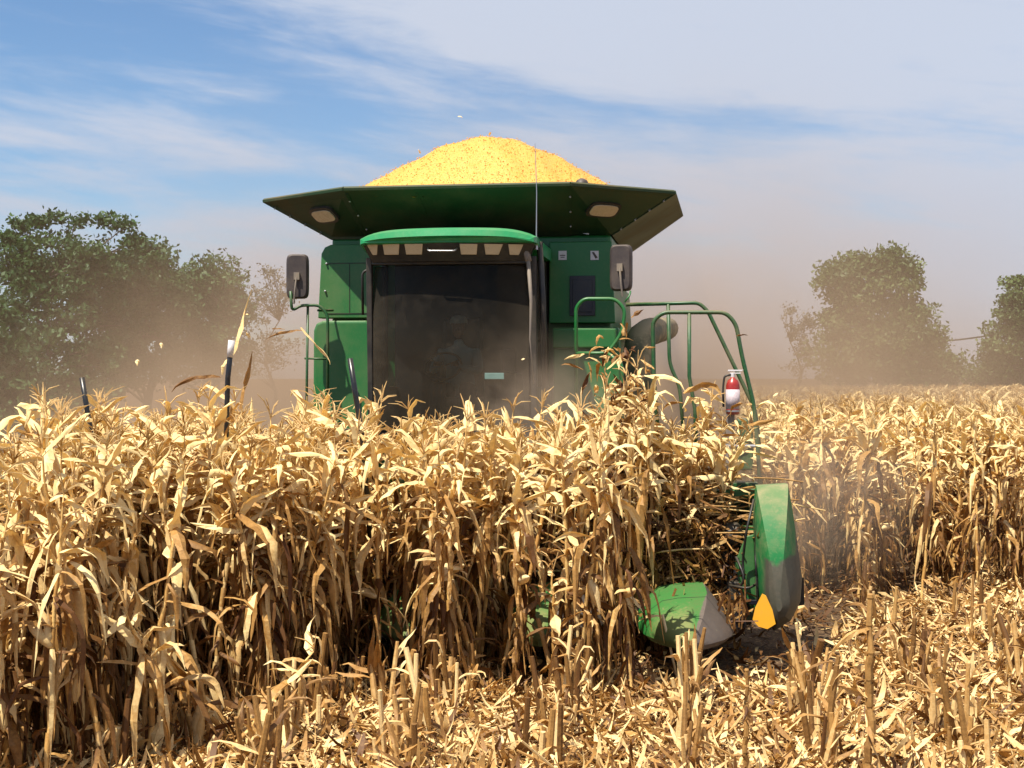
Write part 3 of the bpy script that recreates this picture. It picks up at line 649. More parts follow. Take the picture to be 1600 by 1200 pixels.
tri = np.array([[0, 1, 4], [1, 2, 4], [2, 3, 4], [3, 0, 4], [1, 0, 5], [2, 1, 5], [3, 2, 5], [0, 3, 5]])
FF = (tri[None] + 6 * np.arange(K)[:, None, None]).reshape(-1, 3)
kl_ = link('loose_kernels', np_mesh('loose_kernels', VV, FF, np.repeat(rng.random(K), 6), M_kern), hp)

# ================================================================== CORN PLANTS
def leaf(mb, base, azm, L, Wd, el0, curl, twist, tone, kink=0, n=9, rnd=random):
    p = Vector(base); pts = []; e = el0; a = azm; ks = rnd.randint(3, 6) if kink else -1
    for i in range(n + 1):
        s_ = i / n; d = Vector((math.cos(e) * math.cos(a), math.cos(e) * math.sin(a), math.sin(e)))
        side = Vector((-math.sin(a), math.cos(a), 0)); nr = side.cross(d)
        tw = twist * s_; sd = side * math.cos(tw) + nr * math.sin(tw); nr2 = sd.cross(d)
        w = Wd * min(1, .45 + s_ * 3.0) * (1 - s_ ** 2.2) * rnd.uniform(.8, 1.12) + .003
        fold = .35 * w
        pts.append((p - sd * w / 2 + nr2 * rnd.uniform(-.2, .2) * w, p - nr2 * fold * rnd.uniform(.6, 1.2), p + sd * w / 2 + nr2 * rnd.uniform(-.2, .2) * w))
        p = p + d * (L / n)
        e = max(-1.45, e - curl * (0.35 + 1.3 * s_) / n * rnd.uniform(-.4, 2.4)); a += rnd.uniform(-.38, .38)
        if i == ks: e = max(-1.45, e - kink); a += rnd.uniform(-.6, .6)
    vs = [q for r in pts for q in r]; fs = []
    for i in range(n): fs += [(3 * i, 3 * i + 1, 3 * i + 4, 3 * i + 3), (3 * i + 1, 3 * i + 2, 3 * i + 5, 3 * i + 4)]
    mb.add(vs, fs, tone)
def husk_ear(mb, base, azm, L, el, tone, open_=False, rnd=random):
    d = Vector((math.cos(el) * math.cos(azm), math.cos(el) * math.sin(azm), math.sin(el))); p = Vector(base)
    prof = [(0, .008), (.06, .020), (.25, .031), (.5, .034), (.75, .027), (.92, .013), (1.0, .003)]
    mb.tube([p + d * L * a + Vector((0, 0, -.03 * a * a)) for a, r in prof], [r * rnd.uniform(.9, 1.1) for a, r in prof], 8, tone)
    for k in range(3 if open_ else 2):
        leaf(mb, p + d * L * .1, azm + rnd.uniform(-.9, .9), L * rnd.uniform(.8, 1.3), .06, el + rnd.uniform(-.1, .7), rnd.uniform(.3, 2.2), rnd.uniform(-1, 1), tone * rnd.uniform(.6, 1.2), 0, 5, rnd)
def plant_meshes(seed, H=2.0, nl=12, ear=True, full=True):
    r = random.Random(seed); st, lf, er, ta = MB(), MB(), MB(), MB()
    pts = []; p = Vector((0, 0, -.03)); nn_ = 12; dx, dy = r.uniform(-.03, .03), r.uniform(-.03, .03); z0 = 0
    for i in range(nn_ + 1):
        pts.append(p.copy()); p = p + Vector((dx + r.uniform(-.012, .012), dy + r.uniform(-.012, .012), H / nn_)); dx += r.uniform(-.006, .006); dy += r.uniform(-.006, .006)
    q, rs = [], []
    for i in range(nn_):
        a, c = pts[i], pts[i + 1]; ra = .0145 * (1 - .62 * i / nn_)
        q += [a, a.lerp(c, .05), a.lerp(c, .5)]; rs += [ra * 1.22, ra, ra * .95]
    q.append(pts[-1]); rs.append(.004)
    st.tube(q, rs, 7, r.uniform(.15, .45))
    for i in range(2, nn_ - 1):           # dried sheaths clasping the stalk
        a, c = pts[i], pts[i + 1]; ra = .0145 * (1 - .62 * i / nn_); st.tube([a, a.lerp(c, .75)], [ra * 1.35, ra * 1.65], 6, r.uniform(.1, .7), caps=False)
    az0 = r.uniform(0, 6.28)
    for k in range(nl):
        f = (k + 1.0) / (nl + .2); h = f * nn_ * .99; i = min(nn_ - 1, int(h)); b0 = pts[i].lerp(pts[i + 1], h - i)
        a = az0 + (k % 2) * math.pi + r.uniform(-.9, .9)
        if f > .66:       # pale upper leaves: short, broad, up and out
            leaf(lf, b0, a, r.uniform(.16, .46), r.uniform(.036, .088), (r.uniform(-1.2, .2) if r.random() < .25 else r.uniform(.3, 1.45)), r.uniform(-.3, 3.2), r.uniform(-2.4, 2.4), r.uniform(-.25, .26), r.choice((0, 0, .7, 1.4)), 6, r)
        elif f > .48:
            leaf(lf, b0, a, r.uniform(.22, .52), r.uniform(.028, .062), r.uniform(-1.0, .8), r.uniform(2.2, 5.5), r.uniform(-3, 3), r.uniform(.2, 1.2), r.choice((0, 1.2, 1.8)), 8, r)
        else:             # shrivelled lower leaves hanging by the stalk, browned further to paint in shade
            leaf(lf, b0, a, r.uniform(.30, .62), r.uniform(.024, .052), r.uniform(-1.2, .2), r.uniform(3.0, 6.5), r.uniform(-5, 5), r.uniform(.55, 1.35), 1.0, 8, r)
            if full: leaf(lf, b0, a + r.uniform(-2, 2), r.uniform(.20, .50), r.uniform(.014, .040), r.uniform(-1.4, .0), r.uniform(2, 6), r.uniform(-5, 5), r.uniform(.45, 1.35), .6, 6, r)
    for k in range(6):   # long papery blades hanging straight down the plant
        i = r.randint(4, nn_ - 2); leaf(lf, pts[i], r.uniform(0, 6.28), r.uniform(.38, .78), r.uniform(.040, .078), r.uniform(-1.0, -.1), r.uniform(2.5, 5), r.uniform(-2, 2), r.uniform(.05, 1.1), r.choice((0, .8)), 9, r)
    for k in range(12 if full else 4):   # short torn blades near the top
        i = r.randint(7, nn_ - 1); leaf(lf, pts[i], r.uniform(0, 6.28), r.uniform(.12, .32), r.uniform(.030, .065), r.uniform(.1, 1.4), r.uniform(0, 3), r.uniform(-2, 2), r.uniform(0, .5), 0, 4, r)
    if ear:
        i = r.randint(5, 6); husk_ear(er, pts[i], az0 + r.uniform(-.5, .5), r.uniform(.19, .25), r.choice((.9, -1.0, -1.3, .5)), r.uniform(.05, .45), r.random() < .5, r)
    tp = pts[-1]; ta.tube([tp, tp + Vector((r.uniform(-.03, .03), r.uniform(-.03, .03), .15))], [.004, .0025], 4, .3)
    for k in range(r.randint(4, 7)):
        a = r.uniform(0, 6.28); e_ = r.uniform(.5, 1.4); l_ = r.uniform(.10, .20); d = Vector((math.cos(a) * math.cos(e_), math.sin(a) * math.cos(e_), math.sin(e_)))
        q0 = tp + Vector((0, 0, r.uniform(0, .06))); ta.tube([q0, q0 + d * l_ * .6, q0 + d * l_ + Vector((d.x * .04, d.y * .04, -.02))], [.0045, .005, .002], 4, r.uniform(.1, .6))
    return [('stalk', st.mesh('stalk', M_stalk, True)), ('foliage', lf.mesh('foliage', M_leaf)), ('ear', er.mesh('ear', M_husk, True) if ear else None), ('tassel', ta.mesh('tassel', M_tas))]
NV = 18
VAR = [plant_meshes(100 + k, 2.0 + .04 * math.sin(k), 19 + k % 4, ear=(k % 3 != 2)) for k in range(NV)]
VAR_OPEN = [plant_meshes(400 + k, 2.0, 12, True, False) for k in range(5)]
SHORT = [plant_meshes(700 + k, .95, 10, k % 2 == 0, False) for k in range(5)]
def put_plant(x, y, var, h=1.0, rz=None, lean=(0, 0), label='', group=None, z=0.0):
    o = thing('corn_plant', (x, y, z), label, 'corn plant', group); o.rotation_euler = (lean[0], lean[1], random.uniform(0, 6.28) if rz is None else rz)
    o.rotation_mode = 'XYZ'; o.scale = (random.uniform(.9, 1.1),) * 2 + (h,)
    o.rotation_euler = (Matrix.Rotation(lean[0], 3, 'X') @ Matrix.Rotation(lean[1], 3, 'Y') @ Matrix.Rotation(random.uniform(0, 6.28) if rz is None else rz, 3, 'Z')).to_euler()
    for nm, me in var:
        if me: link(nm, me, o)
    return o
def row_at(px12):         # combine-local x of a row that is seen at px12 when 12 m away
    return W2L(AT(px12, 900, 12.0)).x
EDGE = [(-6, 6.6), (-3.6, 7.2), (-2.7, 8.15), (-1.75, 9.75), (-.9, 10.55), (-.5, 10.9), (.55, 11.7), (1.5, 12.6), (3, 13.5)]
def edge_d(x): return float(np.interp(x, [e[0] for e in EDGE], [e[1] for e in EDGE]))
ROWPX = (1128, 955, 745, 535, 325, 115, -95)
ROWNAME = ('the row entering the head', 'the first row left of the big snout', 'the row at the middle of the windscreen', 'the row below the rod at the cab', 'the row below the white-tipped rod', 'the row below the short bent rod', 'the outermost row at the left edge')
n_strip = 0
def PT(w, ri):
    e = w.y - edge_d(w.x); return '' .join(('front end of ' if e < .7 else ('far end of ' if e > 2.2 else 'middle of ')))
for ri, rp_ in enumerate(ROWPX):
    xl = row_at(rp_); yl = -3.05 if ri else -2.6
    while True:
        w_ = L2W(xl + random.uniform(-.17, .17), yl + random.uniform(-.04, .04))
        if w_.y < edge_d(w_.x) + .12: break
        if ri == 0 and w_.y < 12.3: break
        hh = random.uniform(.84, 1.02) * (1 + .05 * math.sin(w_.x * 5.1 + w_.y * 2.3))
        if w_.x / w_.y * F + 800 < 75: hh *= .86
        if any(a_ < w_.x / w_.y * F + 800 < b_ for a_, b_ in ((538, 584), (340, 366))) and w_.y < 11.5: hh = random.uniform(.66, .74)
        if w_.x < -3.15 and w_.y < 10.5: hh *= .93
        if ri == 0: hh = random.uniform(.50, .78)
        put_plant(w_.x, w_.y, random.choice(VAR), hh, None, (random.gauss(0, .06), random.gauss(0, .07)), 'dry corn plant at the ' + PT(w_, ri) + ROWNAME[ri], 'uncut corn, ' + PT(w_, ri) + ROWNAME[ri]); n_strip += 1
        yl -= random.uniform(.062, .098)
        if yl < -9 or w_.x / w_.y * F < -950: break
HERO = [  # px, base py, height scale, lean x, lean y, variant, label
    (418, 1128, 1.02, 0, -.02, 0, 'tall corn stalk with big pale upright husks, below the short gap in the leaves'),
    (448, 1110, .98, 0, .13, 1, 'corn stalk leaning right close behind the tall husked stalk'),
    (120, 1215, .97, 0, .05, 2, 'large corn stalk at the left edge with a bent-over husk'),
    (70, 1250, .84, .0, .03, 0, 'bright near stalk cut by the bottom left corner'),
    (178, 1232, .88, 0, -.04, 4, 'near stalk at the lower left, left of the low broken clump'),
    (232, 1205, .86, 0, .05, 1, 'near stalk touching the low broken clump from the left'),
    (52, 1200, .86, 0, -.08, 3, 'corn stalk nearest the left edge of the picture'),
    (632, 1083, .97, 0, -.03, 4, 'straight corn stalk above the tall stubble tuft'),
    (742, 1066, 1.0, 0, .02, 0, 'pale straight stalk standing in the gap of stubble under the windscreen'),
    (690, 1072, .99, 0, -.10, 2, 'thin corn stalk crossing to the left over the brown hanging leaves'),
    (897, 1080, .95, 0, .03, 1, 'corn stalk just left of the two bright stalks at the snout'),
    (948, 1088, 1.0, 0, .03, 3, 'bright corn stalk standing left of the big snout'),
    (972, 1086, .95, 0, -.07, 4, 'corn stalk crossing the bright stalk, leaning left'),
    (1438, 950, .97, 0, .03, 0, 'foremost corn stalk of the right field with bare lower stem'),
    (1342, 948, .95, 0, -.04, 1, 'corn stalk at the near edge of the right field, beside the dust'),
    (1283, 930, .97, 0, .0, 3, 'leftmost near stalk of the right field behind the end divider'),
    (1592, 925, .95, 0, -.16, 2, 'corn stalk at the right picture edge leaning left, with a pale ear'),
    (1530, 935, .92, 0, .06, 4, 'short corn stalk second from the right picture edge')]
for px, py, h, lx, ly, v, lb in HERO:
    q = G(px, py); put_plant(q.x, q.y, VAR_OPEN[v], h, None, (lx, ly), lb)
for px, py, h, lb in ((776, 1082, .90, 'leafy stalk left of the gap showing the half hidden snout'), (796, 1090, .86, 'brown leafy stalk touching the half hidden snout'), (888, 1092, .90, 'leafy stalk right of the half hidden snout'), (906, 1096, .93, 'stalk with hanging brown leaves between the two snouts'), (930, 1090, .90, 'brown stalk between the two snouts, nearer the big one'), (872, 1100, .55, 'low broken plant at the foot of the half hidden snout'), (985, 1098, .92, 'leafy stalk brushing the left side of the big snout'),
                      (598, 1096, .90, 'brown leafy stalk behind the tall stub tuft'), (655, 1092, .9, 'leafy stalk right of the tall stub tuft'), (682, 1096, .92, 'shaggy stalk left of the pale straight one'), (722, 1090, .90, 'shaggy stalk just left of the pale straight one'), (755, 1092, .92, 'shaggy stalk just right of the pale straight one')):
    q = G(px, py); put_plant(q.x, q.y, random.choice(VAR if h > .7 else SHORT), h if h > .7 else 1.0, None, (random.gauss(0, .05), random.gauss(0, .05)), lb)
# shaken tall plants in the head
for px, d, h, lb in ((960, 12.3, 1.19, 'tallest shaken corn plant rising against the green side panel'), (985, 12.2, 1.12, 'brown ragged corn plant beside the tallest one'), (945, 12.1, 1.10, 'tall ragged corn plant left of the tallest one'), (972, 12.4, 1.16, 'tall corn plant behind the tallest one'), (1000, 12.5, 1.10, 'tall corn plant right of the tallest one, in front of the auger pipe'), (930, 12.3, 1.05, 'tall corn plant below the foot of the handrail loop'), (1085, 12.5, 1.04, 'corn plant being pulled in under the railing'), (1050, 12.3, 1.0, 'dense corn plant left of the plant pulled in under the railing'), (1015, 12.4, 1.02, 'corn plant between the shaken tall ones and the railing'), (1105, 12.6, .68, 'shorter corn plant standing nearest the fire extinguisher'), (830, 12.2, 1.0, 'corn plant above the half hidden snout'), (905, 12.3, 1.02, 'corn plant below the left edge of the handrail loop')):
    q = AT(px, 900, d); put_plant(q.x, q.y, random.choice(VAR), h, None, (random.gauss(0, .05), random.gauss(0, .08)), lb)
def tangle(name, c, n, ext, Ls, ws, label, cat, tone, flat=False, stalks=0):
    m_ = MB(); r = random.Random(len(label))
    for k in range(n):
        p = Vector([r.gauss(0, e / 2) for e in ext]); leaf(m_, p, r.uniform(0, 6.28), r.uniform(*Ls), r.uniform(*ws), r.uniform(-.3, .3) if flat else r.uniform(-1.2, 1.3), r.uniform(-1, 3), r.uniform(-3, 3), r.uniform(*tone), r.choice((0, 1)), 5, r)
    for k in range(stalks):
        p = Vector([r.gauss(0, e / 2) for e in ext]); a = r.uniform(-.5, .5); d = Vector((math.cos(a), math.sin(a) * .5, r.uniform(-.25, .25))) * r.uniform(.2, .5); m_.tube([p - d, p + Vector((0, 0, .01)), p + d], [.007, .008, .006], 5, r.uniform(.1, .8))
    o = m_.build(name, M_leaf, None, fixn=False); o.location = c; return tag(o, label, cat, kind='stuff')
tangle('corn_tangle', AT(968, 595, 12.2), 90, (.26, .22, .42), (.06, .22), (.02, .05), 'ragged brown clump of torn husks thrown up in front of the green side panel', 'corn tangle', (.2, 1.0))
tangle('corn_tangle', AT(1075, 800, 12.35), 150, (.75, .35, .30), (.08, .34), (.012, .04), 'brown tangle of flattened leaves lying across the corn head beside the end divider', 'corn tangle', (.3, 1.2), True, 50)
tangle('corn_tangle', AT(860, 850, 12.4), 150, (.9, .35, .40), (.08, .34), (.015, .045), 'dark tangle of bent leaves above the half hidden snout', 'corn tangle', (.4, 1.2), True, 30)
tangle('corn_tangle', AT(1110, 655, 12.6), 36, (.40, .3, .25), (.10, .30), (.02, .05), 'loose pale leaves arching beside the extinguisher post', 'corn tangle', (.0, .6), True)
# short broken clump at the lower left
for px, py, h, ly in ((272, 1185, 1.12, .02), (318, 1192, 1.0, -.14), (372, 1180, 1.02, -.25), (345, 1200, .75, .12)):
    q = G(px, py); put_plant(q.x, q.y, random.choice(SHORT), h, None, (random.gauss(0, .1), ly), 'short broken corn plant in the low clump at the lower left', 'broken clump at the lower left')
# the right field: near plants as things, the rest as one mass
far = []; near = []
def redge(x): return 15.35 + .25 * math.sin(x * 3.1) + .12 * (x - 2.5)
for k in range(30):
    xl = 3.55 + .86 * k; yl = -2.0
    while yl < 62:
        w_ = L2W(xl + random.uniform(-.12, .12), yl)
        u = w_.x / w_.y
        if w_.y > redge(w_.x) and .10 < u < .375 and w_.y < 62: (near if len(near) < 100000 else far).append((w_.y, w_.x, k))
        yl += random.uniform(.10, .17) * (1 if yl < 12 else 1.5)
infill = []
for ri, rp_ in enumerate(ROWPX):
    xl = row_at(rp_)
    for k in range(150):
        w_ = L2W(xl + random.gauss(0, .16), random.uniform(-9, -2.75 if ri else -2.4))
        if w_.y > edge_d(w_.x) + .22 and ri and not any(a_ < w_.x / w_.y * F + 800 < b_ for a_, b_ in ((534, 588), (338, 368), (-900, 70))): infill.append((w_.y, w_.x, 0))
random.shuffle(infill); infill = infill[:230]
for k in range(46):
    q = AT(random.choice((random.uniform(985, 1085), random.uniform(985, 1085), random.uniform(780, 920))), 900, random.uniform(12.25, 12.85)); infill.append((q.y, q.x, 0))
near.sort(); NI = max(0, 290 - n_strip - 48); far = near[NI:]; near = near[:NI]
RN = ('right field row nearest the end divider', 'second right field row from the end divider', 'third right field row from the end divider', 'right field rows nearest the picture edge')
for y, x, k in near:
    rn = RN[min(k, 3)]
    put_plant(x, y, random.choice(VAR), random.uniform(.80, .96), None, (random.gauss(0, .07), random.gauss(0, .07)), ('front' if y < 17 else ('middle' if y < 18.6 else 'rear')) + ' dry corn plant in the ' + rn, ('front' if y < 17 else ('middle' if y < 18.6 else 'rear')) + ' plants in the ' + rn)
def mesh_np(me):
    v = np.empty(len(me.vertices) * 3, np.float32); me.vertices.foreach_get('co', v); v = v.reshape(-1, 3)
    qs = np.array([tuple(p.vertices) for p in me.polygons if len(p.vertices) == 4]); t = np.empty(len(me.vertices), np.float32); me.attributes['tone'].data.foreach_get('value', t); return v, qs, t
SRC = [[mesh_np(me) for nm, me in v if me and nm != 'ear'] for v in VAR[:8]]
def scatter_mass(name, pts, label):
    Vs, Qs, Ts = [], [], []; o = 0
    for y, x, _k in pts:
        a = random.uniform(0, 6.28); c, s_ = math.cos(a), math.sin(a); h = random.uniform(.84, .97); lx, ly = random.gauss(0, .07), random.gauss(0, .07)
        for v, q, t in random.choice(SRC):
            w = np.empty_like(v); w[:, 0] = v[:, 0] * c - v[:, 1] * s_ + x + v[:, 2] * lx; w[:, 1] = v[:, 0] * s_ + v[:, 1] * c + y + v[:, 2] * ly; w[:, 2] = v[:, 2] * h
            Vs.append(w); Qs.append(q + o); Ts.append(t); o += len(v)
    me = np_mesh(name, np.concatenate(Vs), np.concatenate(Qs), np.concatenate(Ts), M_leaf)
    return tag(link(name, me), label, 'standing corn', kind='stuff')
scatter_mass('corn_field', far + infill, 'dense standing dry corn filling the stand and stretching back to the trees')

# ================================================================== STUBBLE, LITTER
def stub_mesh(seed):
    r = random.Random(seed); m_ = MB(); h = r.uniform(.22, .60); lx, ly = r.uniform(-.10, .10), r.uniform(-.10, .10)
    ra = r.uniform(.013, .021); k = 4; pts = [Vector((lx * i / k * h, ly * i / k * h, -.02 + (h + .02) * i / k)) for i in range(k + 1)]
    m_.tube(pts, [ra * 1.15, ra, ra * 1.1, ra, ra * r.uniform(.7, 1.0)], 7, r.uniform(.05, 1.0))
    for j in range(r.randint(2, 5)):
        leaf(m_, pts[r.randint(0, 3)], r.uniform(0, 6.28), r.uniform(.10, .32), r.uniform(.02, .05), r.uniform(.3, 1.45), r.uniform(.5, 4), r.uniform(-2, 2), r.uniform(0, .9), r.choice((0, 1.2)), 5, r)
    return m_.mesh('corn_stub', M_litter)
STUB = [stub_mesh(k) for k in range(20)]
def put_stub(x, y, s_, label, group, me=None, lean=None):
    o = link('corn_stub', me or random.choice(STUB), None, (x, y, 0)); l = lean or (random.gauss(0, .14), random.gauss(0, .14))
    o.rotation_euler = (l[0], l[1], random.uniform(0, 6.28)); o.scale = (s_ * random.uniform(.9, 1.2),) * 2 + (s_,); return tag(o, label, 'corn stub', group)
def stub_zone(x, y):
    px, py = x / y * F + 800, HY + CZ * F / y
    if px > 1230: z_ = 'at the foot of the right field' if py < 990 else ('in the open litter below the right field' if py < 1110 else 'along the bottom edge right of the end divider')
    elif px > 960: z_ = 'below the big snout and the end divider' if py < 1130 else 'along the bottom edge below the big snout'
    elif px > 620: z_ = 'at the foot of the uncut corn below the windscreen' if py < 1140 else 'along the bottom edge below the windscreen'
    else: z_ = 'at the foot of the tall corn on the left'
    return 'cut corn stub ' + z_, 'stubble ' + z_
ns = 0
for k in range(-2, 13):
    xl = row_at(955) + .90 * (k - 4) if False else -4.6 + .80 * k; yl = -8.2
    while yl < 0.2:
        w_ = L2W(xl + random.gauss(0, .06), yl); u = w_.x / w_.y
        lim = min(edge_d(w_.x), 99) if w_.x < 1.0 else redge(w_.x) + .4
        if .3 <= w_.x < 2.6: lim = 10.9
        if w_.y > 8.2 and w_.y < lim and abs(u) < .37 and ns < 292:
            put_stub(w_.x, w_.y, random.uniform(.7, 1.15), *stub_zone(w_.x, w_.y)); ns += 1
        yl += random.uniform(.035, .12) if yl < -3.5 else random.uniform(.1, .3)
tall = MB(); tp_, tr_ = [], []
for k in range(9):
    c_ = Vector((.012 * math.sin(k * 1.3), .01 * math.cos(k * 2.1), -.05 + k * .145)); tp_ += [c_, c_ + Vector((0, 0, .012)), c_ + Vector((.003, 0, .03))]; tr_ += [.017, .0215, .0165]
tall.tube(tp_, tr_, 8, .62)
for k in range(6): tall.tube([tp_[3 * k + 1], tp_[3 * k + 1] + Vector((.004, 0, .07)), tp_[3 * k + 4] - Vector((0, 0, .02))], [.022, .024, .028], 7, random.uniform(.3, 1.0), caps=False)
for k in range(14): leaf(tall, (0, 0, .06 + .075 * k), random.uniform(0, 6.28), random.uniform(.12, .32), random.uniform(.02, .05), random.uniform(-1, 1.3), random.uniform(.5, 3), random.uniform(-3, 3), random.uniform(.2, 1.1), random.choice((0, 1)), 6)
tall_me = tall.mesh('corn_stub', M_litter)
q = AT(1358, 1300, 7.9); put_stub(q.x, 7.9, 1.0, 'tall thick bare stalk rising from the bottom edge right of the yellow guard', None, tall_me, (0, -.02))
q = AT(1165, 1300, 8.1); put_stub(q.x, 8.1, .62, 'pale thick stub rising from the bottom edge below the end divider', None, tall_me, (0, .02))
for px, py in ((600, 1120), (608, 1118), (590, 1128), (618, 1122)):
    q = G(px, py); put_stub(q.x, q.y, 1.25, 'tall stub in the brown tuft below the straight stalk', 'tuft of tall stubble by the corn edge')
# fallen pieces of stalk
for x0, y0, x1, y1, d0, d1, lb in ((1035, 960, 1062, 1078, 11.0, 10.9, 'thin pale broken stalk hanging in front of the big snout'), (952, 1045, 1095, 1140, 10.9, 10.2, 'long thin stalk lying on the litter below the snout'), (1035, 1050, 1080, 1100, 11.2, 10.9, 'thick split stalk piece lying in the shadow under the snout')):
    a, c = AT(x0, y0, d0), AT(x1, y1, d1); o = thing('broken_stalk', a, lb, 'broken stalk'); s = MB(); s.tube([Vector((0, 0, 0)), (c - a) * .5 + Vector((0, 0, .01)), c - a], [.011, .010, .008], 7, .15); s.build('stalk', M_husk, o, smooth=True)
    m_ = MB(); leaf(m_, (c - a) * .05, random.uniform(0, 6), .22, .04, .3, 1.5, 1, .2); m_.build('leaf', M_leaf, o, fixn=False)

def litter(name, N, region, label, lmin=.04, lmax=.26, wmin=.006, wmax=.038, hmax=.11, tone_hi=1.0):
    pts = region(N); N = len(pts); L = rng.uniform(lmin, lmax, N) ** 1.0; Wd = rng.uniform(wmin, wmax, N); a = rng.uniform(0, 2 * np.pi, N)
    el = np.abs(rng.normal(0, .42, N)) * rng.choice([-1, 1], N); cu = rng.uniform(-1.6, 1.6, N); tw = rng.uniform(-1.2, 1.2, N)
    base = np.column_stack([pts, rng.uniform(.004, hmax, N)]); V = np.empty((N, 8, 3)); p = base.copy()
    for i in range(4):
        e_ = el + cu * i / 3 * .8; d = np.column_stack([np.cos(e_) * np.cos(a), np.cos(e_) * np.sin(a), np.sin(e_)])
        sd = np.column_stack([-np.sin(a), np.cos(a), np.zeros(N)]); nr = np.cross(sd, d); t_ = tw * i / 2 + rng.normal(0, .15, N)
        ss = sd * np.cos(t_)[:, None] + nr * np.sin(t_)[:, None]; w = Wd * (1.0, 1.1, .9, .35)[i]
        V[:, 2 * i] = p - ss * w[:, None] / 2; V[:, 2 * i + 1] = p + ss * w[:, None] / 2; p = p + d * (L / 3)[:, None]
    V[:, :, 2] = np.maximum(V[:, :, 2], .003)
    Q = (np.array([[0, 1, 3, 2], [2, 3, 5, 4], [4, 5, 7, 6]])[None] + 8 * np.arange(N)[:, None, None]).reshape(-1, 4)
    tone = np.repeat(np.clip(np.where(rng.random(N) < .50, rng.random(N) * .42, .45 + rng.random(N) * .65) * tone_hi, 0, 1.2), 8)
    return tag(link(name, np_mesh(name, V.reshape(-1, 3), Q, tone, M_litter)), label, 'crop litter', kind='stuff')
def reg_front(N):
    d = rng.uniform(7.6, 17.5, N * 2); d = 7.6 + 10 * rng.random(N * 2) ** 1.25; u = rng.uniform(-.37, .37, N * 2); x = u * d
    ed_ = np.interp(x, [e[0] for e in EDGE], [e[1] for e in EDGE]); keep = np.where(x < 1.0, d < np.minimum(ed_ + .5, 10.75), np.where(x < 2.5, d < 10.75, d < np.interp(x, [2.5, 2.8, 3.4, 5.6], [10.8, 12.6, 14.4, 17.0])))
    return np.column_stack([x, d])[keep][:N]
litter('leaf_litter', 40000, reg_front, 'thick bed of pale chopped corn leaves, husks and stalk bits on the cut ground')
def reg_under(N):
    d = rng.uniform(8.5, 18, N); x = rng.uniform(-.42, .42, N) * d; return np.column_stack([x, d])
litter('fallen_leaves', 12000, reg_under, 'brown fallen leaves on the soil under the standing corn', tone_hi=2.6)  # brown litter, toned darker to paint in shade under the corn head
def reg_big(N):
    d = 7.7 + 5 * rng.random(N) ** 1.3; u = rng.uniform(-.36, .36, N); x = u * d; ed_ = np.interp(x, [e[0] for e in EDGE], [e[1] for e in EDGE]); k = d < np.where(x < 1, ed_, np.where(x < 2.6, 10.6, 14))
    return np.column_stack([x, d])[k]
litter('husk_litter', 1500, reg_big, 'broad pale husks strewn over the chopped leaves', .08, .24, .022, .062, .12, .8)
pc = MB()
for x_, d_ in reg_front(900):
    L_ = random.uniform(.10, .42); a_ = random.uniform(0, 6.28); e_ = abs(random.gauss(0, .22)); p_ = Vector((x_, d_, random.uniform(.03, .12))); q_ = p_ + Vector((math.cos(a_) * math.cos(e_), math.sin(a_) * math.cos(e_), math.sin(e_))) * L_
    pc.tube([p_, p_.lerp(q_, .5) + Vector((0, 0, .004)), q_], [.009, .008, .007], 5, random.uniform(.0, .8))
tag(pc.build('stalk_litter', M_litter), 'chopped lengths of corn stalk lying among the leaf litter', 'crop litter', kind='stuff')
# trash riding in the corn head trough
N = 15000; px_ = np.concatenate([rng.uniform(-3.1, 3.0, 9000), rng.uniform(.9, 2.75, 6000)]); yy = rng.uniform(-3.05, -2.3, N); yy[:1200] = rng.uniform(-3.7, -3.0, 1200); zz = .45 + rng.random(N) ** 1.3 * (.30 + .62 * np.exp(-((px_ - 1.8) / 1.2) ** 2)) * (1 + .5 * (yy + 3)); zz[:1200] = rng.uniform(.40, .56, 1200)
V = np.empty((N, 4, 3)); cen = np.column_stack([px_, yy, zz]); A = rng.normal(size=(N, 3)); A /= np.linalg.norm(A, axis=1)[:, None]; B = np.cross(A, rng.normal(size=(N, 3))); B /= np.linalg.norm(B, axis=1)[:, None]
la = rng.uniform(.03, .16, N)[:, None]; lb_ = rng.uniform(.003, .013, N)[:, None]
for i, (p_, q_) in enumerate(((-1, -1), (1, -1), (1, 1), (-1, 1))): V[:, i] = cen + A * la * p_ + B * lb_ * q_
mt = link('crop_trash', np_mesh('crop_trash', V.reshape(-1, 3), np.arange(4 * N).reshape(N, 4), np.repeat(.35 + rng.random(N) * 1.0, 4), M_litter), None, (RX, RY, 0)); mt.rotation_euler = (0, 0, TH)
tag(mt, 'chopped leaves and husks piled in the trough of the corn head', 'crop trash', kind='stuff')

# flying bits and torn leaves
def flying(name, px, py, d, L, Wd, az_, el, curl, tw, tone, label, group=None, mat=None, n=7, kink=0):
    p = AT(px, py, d); m_ = MB(); leaf(m_, (0, 0, 0), az_, L, Wd, el, curl, tw, tone, kink, n); o = m_.build(name, mat or M_leaf, None, fixn=False); o.location = p
    return tag(o, label, 'corn leaf' if 'leaf' in name else 'husk bit', group)
flying('corn_leaf', 362, 560, 11.9, .60, .05, .6, 1.2, -.1, .6, .1, 'pale upright corn leaf caught on the white-tipped rod')
flying('corn_leaf', 360, 560, 11.88, .16, .05, 3.0, -.6, 1.5, 1.2, .05, 'small pale husk flap hanging off the white-tipped rod')
flying('corn_leaf', 375, 640, 11.9, .50, .06, 1.0, 1.3, .4, 2.5, .7, 'brown twisted leaf standing right of the white-tipped rod', kink=.5)
flying('corn_leaf', 345, 590, 11.9, .45, .05, 3.4, .1, 1.0, 2.0, .9, 'brown curled leaf hanging left of the white-tipped rod', kink=.9)
